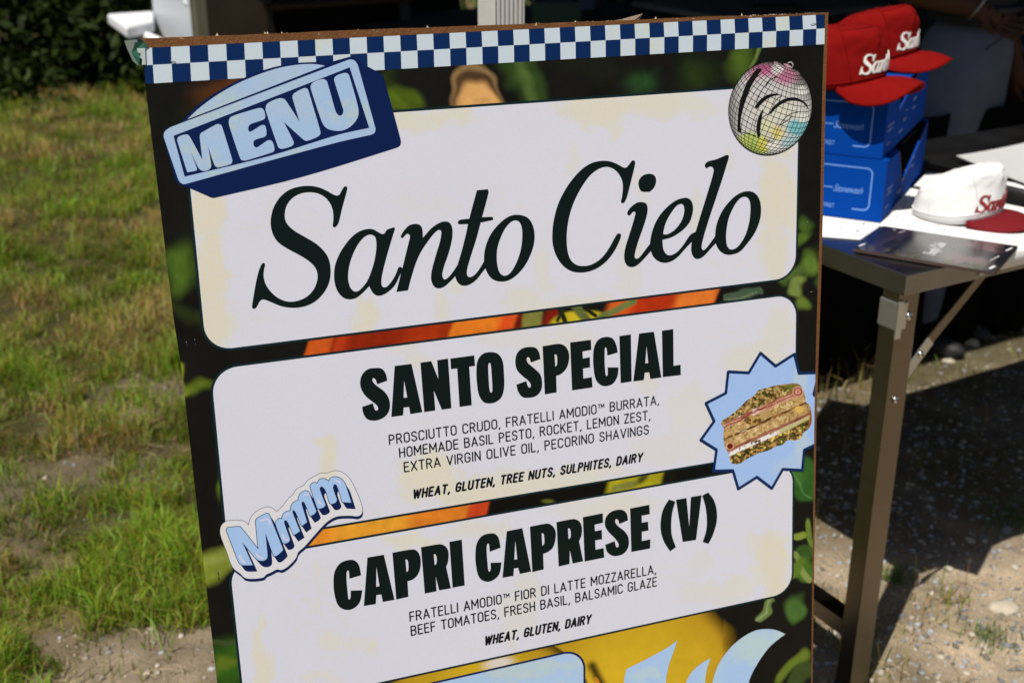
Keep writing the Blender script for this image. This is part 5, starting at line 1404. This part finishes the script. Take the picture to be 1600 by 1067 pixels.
# appliance with a louvred grey side on that table
ov = empty("catering_grill", W(a0 + .85, b0 + .36, GZ), "grey catering grill with louvred side and white side shelf, behind the board's top left corner", "grill")
def prism(name, px, z1, z0, m, bev=.0):
    P = [on_z(u, v, z1) for u, v in px]; bm = bmesh.new()
    t_ = [bm.verts.new(p) for p in P]; b_ = [bm.verts.new((p.x, p.y, z0)) for p in P]
    bm.faces.new(t_); bm.faces.new(b_[::-1])
    for i in range(len(P)): bm.faces.new((t_[i], b_[i], b_[(i + 1) % len(P)], t_[(i + 1) % len(P)]))
    return finish(bm, name, m, bevel=bev)
rel2(prism("side_shelf", [(197, 43), (240, 33), (240, 17), (167, 22)], .93, .878, M_wplastic, .012), ov)
rel2(prism("shelf_underside", [(204, 43), (242, 36), (242, 22), (190, 28)], .876, .80, M_bluegrey, .004), ov)
ar0, ar1 = on_z(205, 47, .875), on_z(250, 66, .87)
rel2(tube("support_arm", [ar0, ar1], .020, M_wplastic), ov)
M_greypaint = mat("light grey enamel", (.58, .61, .66), rough=.4, vary=.04)
M_brownsteel = mat("brown tinted steel front", (.055, .038, .026), rough=.35, metal=.4, vary=.3, scale=8)
M_dkglass = mat("dark oven glass", (.006, .005, .005), rough=.12)
oa, ob = a0 + .270, b0 + .02; OW, OD, OH = 1.04, .66, .46
rel2(ebox("body", (oa + .004, ob + .004, GZ), (oa + OW, ob + OD, .931 + OH), mat("oven shell", (.05, .045, .04), rough=.5), bevel=.004), ov)
rel2(ebox("side_panel", (oa, ob + .0, .30), (oa + .0035, ob + OD - .01, .931 + OH), M_greypaint, bevel=.001), ov)
for i in range(5):
    for j in range(6):
        if (i + j * .5) > 3.2 and j < 2: continue
        y = ob + .07 + i * .105; z = .931 + .10 + j * .055 + i * .018
        bm = bmesh.new(); bmesh.ops.create_uvsphere(bm, u_segments=12, v_segments=6, radius=.5)
        for q in bm.verts:
            c = q.co.copy(); q.co = W(oa + c.x * .016, y + c.y * .055, z + c.z * .016 + c.y * .016)
        rel2(finish(bm, "louvre", M_greypaint, smooth=True), ov)
rel2(ebox("corner_trim", (oa - .002, ob - .012, GZ), (oa + .045, ob + .004, .931 + OH), mat("khaki steel trim", (.15, .13, .09), rough=.45, metal=.4), bevel=.002), ov)
rel2(ebox("side_door", (oa + .06, ob - .008, .40), (oa + .34, ob + .0035, .931 + OH - .03), M_brownsteel, bevel=.003), ov)
rel2(ebox("oven_window", (oa + .36, ob - .004, .60), (oa + .98, ob + .0035, .931 + OH - .05), M_dkglass, bevel=.002), ov)
rel2(ebox("sill", (oa + .345, ob - .035, .985), (oa + OW, ob + .0035, 1.012), M_brownsteel, bevel=.004), ov)
rel2(tube("door_handle", [W(oa + .40, ob - .04, 1.33), W(oa + .94, ob - .04, 1.33)], .010, M_steel), ov)
rel2(ebox("red_tray", (oa + .62, ob - .016, 1.03), (oa + .90, ob - .0045, 1.07), mat("dull red tray", (.12, .01, .008), rough=.5)), ov)
# small stuff in the dark part of the stall
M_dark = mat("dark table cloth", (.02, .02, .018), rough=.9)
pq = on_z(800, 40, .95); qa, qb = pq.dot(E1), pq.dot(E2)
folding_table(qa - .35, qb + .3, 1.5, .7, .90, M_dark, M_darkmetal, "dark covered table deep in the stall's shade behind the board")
def item(name, label, cat, u, v, z, bmf, m):
    p = on_z(u, v, z); bm = bmesh.new(); bmf(bm)
    for q in bm.verts: q.co = q.co + p
    return tag(finish(bm, name, m), label, cat)
def crate(w, d, h):
    def f(bm):
        box_bm(bm, (-w / 2, -d / 2, 0), (w / 2, d / 2, .01)); box_bm(bm, (-w / 2, -d / 2, .01), (w / 2, -d / 2 + .012, h)); box_bm(bm, (-w / 2, d / 2 - .012, .01), (w / 2, d / 2, h))
        box_bm(bm, (-w / 2, -d / 2 + .012, .01), (-w / 2 + .012, d / 2 - .012, h)); box_bm(bm, (w / 2 - .012, -d / 2 + .012, .01), (w / 2, d / 2 - .012, h))
    return f
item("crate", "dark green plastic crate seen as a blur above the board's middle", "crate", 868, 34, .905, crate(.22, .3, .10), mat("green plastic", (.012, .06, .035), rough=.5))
item("crate", "small dusty blue box standing in the dark stall, right of the green crate", "box", 908, 14, .905, crate(.12, .1, .16), mat("dusty blue plastic", (.06, .10, .20), rough=.5))
# grey table further right with a black tray
gt = on_z(1150, 27, .95); ga, gb = gt.dot(E1), gt.dot(E2)
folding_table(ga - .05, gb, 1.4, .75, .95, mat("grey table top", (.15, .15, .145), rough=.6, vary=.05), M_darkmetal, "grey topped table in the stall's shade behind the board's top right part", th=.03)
tr_ = on_z(1210, 12, .962); bm = bmesh.new(); box_bm(bm, (-.10, -.05, -.01), (.10, .05, .012))
for q in bm.verts: q.co = q.co + tr_
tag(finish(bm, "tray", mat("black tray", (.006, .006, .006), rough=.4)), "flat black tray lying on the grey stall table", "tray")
kc = on_z(1600, 112, .80)
root = empty("storage_crate", kc + Vector((.12, .35, 0)), "dark storage crate with a blue rim behind the steel table at the right edge", "crate")
rel2(box("crate_body", (kc.x - .12, kc.y + .1, GZ), (kc.x + .6, kc.y + .6, .86), M_dark, bevel=.01), root)
rel2(box("rim", (kc.x - .13, kc.y + .09, .862), (kc.x + .61, kc.y + .61, .89), mat("blue rim", (.02, .05, .16), rough=.5), bevel=.004), root)

# black filler cloth put behind the work table to darken the shade there
V, F = [], []
for i in range(121):
    t = 1.62 + 2.9 * i / 120; w_ = .022 * math.sin(i * .55) + .012 * math.sin(i * 1.37 + 1)
    for z in (GZ + .02, .40, .82): V.append(W(t, 2.775 + w_ * (1.2 - z), z))
for i in range(120):
    for j in range(2): F.append((i * 3 + j, i * 3 + 3 + j, i * 3 + 4 + j, i * 3 + 1 + j))
cl = mesh("added_shade_cloth", V, F, mat("black filler cloth", (.008, .008, .008), rough=1, spec=.0), smooth=True)
sd = cl.modifiers.new("s", 'SOLIDIFY'); sd.thickness = .003
tag(cl, "black filler cloth put behind the steel table to deepen the shade, in front of the person's legs", "cloth")
# ================================================================== bushes behind the lawn
M_leafc = mat_attr("bush leaf", rough=.6, spec=.12, translucent=.25)
M_bark = mat("bark", (.06, .045, .03), rough=.95, bump=.6, bscale=60)
def bush(x, y, rx, ry, h, n, label, seed, tone=1.0):
    r = np.random.default_rng(seed)
    root = empty("bush", (x, y, GZ), label, "bush", "bushes along the far side of the lawn")
    # leaves gathered in clumps through the crown
    nc_ = 60; th = r.uniform(0, 6.28, nc_); ph = np.arccos(r.uniform(-.2, 1, nc_)); rad = r.uniform(.45, 1.0, nc_)
    cc_ = np.stack([np.cos(th) * np.sin(ph) * rx * rad, np.sin(th) * np.sin(ph) * ry * rad, .12 + np.cos(ph) * h * rad * .9], 1); cc_[:, 2] = np.abs(cc_[:, 2])
    cs = r.uniform(.10, .30, nc_); k = r.integers(0, nc_, n)
    c = cc_[k] + r.normal(0, 1, (n, 3)) * cs[k][:, None] * np.array([1, 1, .8]); c[:, 2] = np.maximum(c[:, 2], .02)
    L = r.uniform(.03, .065, n)[:, None]; d = r.normal(0, 1, (n, 3)); d /= np.linalg.norm(d, axis=1)[:, None]; e = np.cross(d, r.normal(0, 1, (n, 3))); e /= np.linalg.norm(e, axis=1)[:, None]
    V = np.stack([c - d * L, c + e * L * .45, c + d * L, c - e * L * .45], 1).reshape(-1, 3)
    F = np.arange(n * 4).reshape(n, 4)
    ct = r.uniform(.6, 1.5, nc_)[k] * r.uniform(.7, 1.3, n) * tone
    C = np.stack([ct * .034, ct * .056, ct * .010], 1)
    V += np.array([x, y, GZ])
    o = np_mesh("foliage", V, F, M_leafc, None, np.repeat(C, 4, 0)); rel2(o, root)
    for i in range(5):
        a = r.uniform(0, 6.28); q = Vector((x, y, GZ)); t = q + Vector((math.cos(a) * rx * .6, math.sin(a) * ry * .6, h * .75))
        rel2(tube("stem", [q + Vector((math.cos(a) * .05, math.sin(a) * .05, -.02)), q.lerp(t, .5) + EZ * .1, t], [.03, .02, .008], M_bark, n=6), root)
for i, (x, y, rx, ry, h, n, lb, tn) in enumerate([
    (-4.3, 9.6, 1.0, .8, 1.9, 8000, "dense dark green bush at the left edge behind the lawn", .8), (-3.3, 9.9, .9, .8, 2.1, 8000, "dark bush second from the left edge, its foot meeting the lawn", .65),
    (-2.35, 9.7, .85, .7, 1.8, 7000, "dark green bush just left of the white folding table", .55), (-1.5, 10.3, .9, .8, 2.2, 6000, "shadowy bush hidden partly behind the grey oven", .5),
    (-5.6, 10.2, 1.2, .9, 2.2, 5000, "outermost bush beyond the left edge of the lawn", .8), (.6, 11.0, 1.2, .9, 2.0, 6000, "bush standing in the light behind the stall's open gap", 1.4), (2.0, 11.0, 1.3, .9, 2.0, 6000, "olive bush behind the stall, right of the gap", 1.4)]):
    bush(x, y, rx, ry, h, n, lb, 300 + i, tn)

# ================================================================== the stallholder behind the table
def skin(name, verts, edges, radii, m, root, sub=2, rootv=0):
    me = bpy.data.meshes.new(name); me.from_pydata([tuple(v) for v in verts], edges, []); me.update()
    o = link_mesh(name, me, m, None)
    md = o.modifiers.new("skin", 'SKIN'); md.use_smooth_shade = True
    o.modifiers.new("sub", 'SUBSURF').levels = sub; o.modifiers["sub"].render_levels = sub
    for i, r in enumerate(radii):
        q = o.data.skin_vertices[0].data[i]; q.radius = (r, r) if not isinstance(r, tuple) else r; q.use_root = (i == rootv)
    rel2(o, root); return o
M_skin = mat("brown skin", (.085, .037, .020), rough=.75, spec=.2, vary=.1, scale=40)
M_jeans = mat("washed grey blue denim", (.105, .12, .17), rough=.9, vary=.35, scale=9, bump=.4, bscale=500)
M_shirt = mat("black cotton", (.012, .012, .014), rough=.9)
M_hair = mat("dark hair", (.012, .009, .007), rough=.6)
PC = Vector((1.56, 4.22, 0)); fw = Vector((.72, -.69, 0)).normalized(); lf = Vector((-fw.y, fw.x, 0))
person = empty("person", PC + EZ * GZ, "person in grey blue jeans and black top behind the table, hand with bracelet reaching right", "person")
def Q(f, l, z): return PC + fw * f + lf * l + EZ * z
wr = at_y(1533, 12, 3.88)
vb = [Q(0, 0, .92), Q(0, 0, 1.05), Q(.01, 0, 1.22), Q(0, 0, 1.38), Q(-.01, 0, 1.47), Q(.01, 0, 1.55), Q(.02, 0, 1.62), Q(.02, 0, 1.71),
      Q(0, -.17, 1.43), Q(-.06, -.25, 1.30), wr + Vector((-.25, .10, .05)), wr.lerp(wr + Vector((-.25, .10, .05)), .4), wr,
      Q(0, .17, 1.43), Q(-.02, .24, 1.18), Q(.06, .25, .98), Q(.09, .24, .90),
      Q(0, -.095, .84), Q(.02, -.10, .46), Q(0, -.10, .05 + GZ), Q(.12, -.11, .02 + GZ),
      Q(0, .095, .84), Q(.03, .11, .46), Q(.01, .11, .05 + GZ), Q(.13, .12, .02 + GZ)]
eb = [(0, 1), (1, 2), (2, 3), (3, 4), (4, 5), (5, 6), (6, 7), (3, 8), (8, 9), (9, 10), (10, 11), (11, 12), (3, 13), (13, 14), (14, 15), (15, 16), (0, 17), (17, 18), (18, 19), (19, 20), (0, 21), (21, 22), (22, 23), (23, 24)]
rb = [.10, .10, .115, .12, .06, .055, .085, .06, .065, .055, .047, .043, .030, .065, .045, .035, .026, .085, .06, .045, .03, .085, .06, .045, .03]
def add_hand(wi, d, side):
    """five fingers growing from the wrist vertex wi, all in the body's own mesh"""
    w = vb[wi]; d = d.normalized(); side = (side - d * side.dot(d)).normalized(); up = d.cross(side)
    pc_ = len(vb); vb.append(w + d * .045); rb.append(.021); eb.append((wi, pc_))
    for off, L, bend in ((.030, .070, .5), (.010, .080, .65), (-.010, .074, .8), (-.029, .058, 1.0)):
        k = len(vb); vb.append(w + d * .088 + side * off); rb.append(.0105); eb.append((pc_, k)); a = .1; p = vb[k]
        for q_, r_ in ((.45, .0095), (.32, .0085), (.23, .0065)):
            a += bend * .45; p = p + (d * math.cos(a) - up * math.sin(a)) * (L * q_) + side * off * .08
            vb.append(p); rb.append(r_); eb.append((len(vb) - 2, len(vb) - 1))
    k = len(vb)
    for p, r_ in ((w + d * .040 + side * .034, .013), (w + d * .066 + side * .050 - up * .006, .011), (w + d * .088 + side * .055 - up * .016, .0085)):
        vb.append(p); rb.append(r_)
    eb.extend([(wi, k), (k, k + 1), (k + 1, k + 2)])
tip = at_y(1600, 62, 3.82)
add_hand(12, tip - wr, Vector((.25, -.5, -.7)))
add_hand(16, Vector((.03, -.03, -1)), fw)
body = skin("body", vb, eb, rb, M_skin, person, 2, 0)
tube("bracelet", [wr + Vector((-.012, 0, 0)) + (EZ * math.cos(a) * .038 + Vector((.25, .97, 0)) * math.sin(a) * .036 + Vector((.2, -.1, 0)) * math.cos(a) * .10) for a in np.linspace(0, 2 * math.pi, 28)], .0035, mat("silver chain", (.5, .47, .40), rough=.3, metal=1), None, n=6, cap=False)
rel2(bpy.data.objects["bracelet"], person)
skin("jeans", [Q(0, 0, 1.15), Q(0, 0, .98), Q(0, -.10, .84), Q(.025, -.105, .46), Q(0, -.105, .06 + GZ), Q(0, .10, .84), Q(.035, .115, .46), Q(.01, .115, .06 + GZ)], [(0, 1), (1, 2), (2, 3), (3, 4), (1, 5), (5, 6), (6, 7)],
     [.150, .165, .118, .088, .075, .118, .088, .075], M_jeans, person, 2, 1)
def ring(z, rx_, ry_, n=30): return [Q(math.cos(a) * rx_, math.sin(a) * ry_, z) for a in np.linspace(0, 2 * math.pi, n)]
tube("belt", ring(1.15, .150, .158), .012, mat("dark grey belt", (.02, .02, .024), rough=.6), None, n=8, cap=False); rel2(bpy.data.objects["belt"], person)
for sgn in (-1, 1):
    tube("pocket_seam", [Q(.150, sgn * .055, 1.12), Q(.152, sgn * .085, 1.07), Q(.120, sgn * .130, 1.03)], .0035, mat("denim seam", (.03, .035, .05), rough=.9) if sgn < 0 else bpy.data.materials["denim seam"], None, n=6)
for o in [o for o in COL.objects if o.name.startswith("pocket_seam")]: rel2(o, person)
skin("shirt", [Q(0, 0, 1.10), Q(.01, 0, 1.25), Q(0, 0, 1.39), Q(-.01, 0, 1.475), Q(0, -.17, 1.435), Q(-.055, -.245, 1.31), Q(0, .17, 1.435), Q(-.015, .225, 1.25)], [(0, 1), (1, 2), (2, 3), (2, 4), (4, 5), (2, 6), (6, 7)],
     [.152, .150, .145, .07, .078, .070, .078, .068], M_shirt, person, 2, 1)
# head details
hc = Q(.02, 0, 1.655)
def blob(name, c, r, m, sc=(1, 1, 1)):
    bm = bmesh.new(); bmesh.ops.create_uvsphere(bm, u_segments=16, v_segments=12, radius=r)
    for q in bm.verts: q.co = c + fw * (q.co.x * sc[0]) + lf * (q.co.y * sc[1]) + EZ * (q.co.z * sc[2])
    return rel2(finish(bm, name, m, smooth=True), person)
blob("hair", hc + fw * -.018 + EZ * .03, .098, M_hair, (1, .9, .95))
for s_ in (-1, 1):
    blob("eye", hc + fw * .074 + lf * (.031 * s_) + EZ * -.005, .012, mat("eye white", (.6, .6, .58), rough=.2) if s_ < 0 else bpy.data.materials["eye white"])
    blob("ear", hc + lf * (.083 * s_) + EZ * -.012, .026, M_skin, (.6, .35, 1))
blob("nose", hc + fw * .092 + EZ * -.028, .016, M_skin, (1, .8, 1.4)); blob("mouth", hc + fw * .080 + EZ * -.062, .020, mat("lips", (.16, .05, .04), rough=.5), (.5, 1.2, .35))
for s_, l_ in ((-1, -.105), (1, .115)):
    blob("shoe", Q(.07, l_, GZ + .035), .06, mat("dark shoe", (.015, .015, .016), rough=.6) if s_ < 0 else bpy.data.materials["dark shoe"], (2.1, .8, .7))
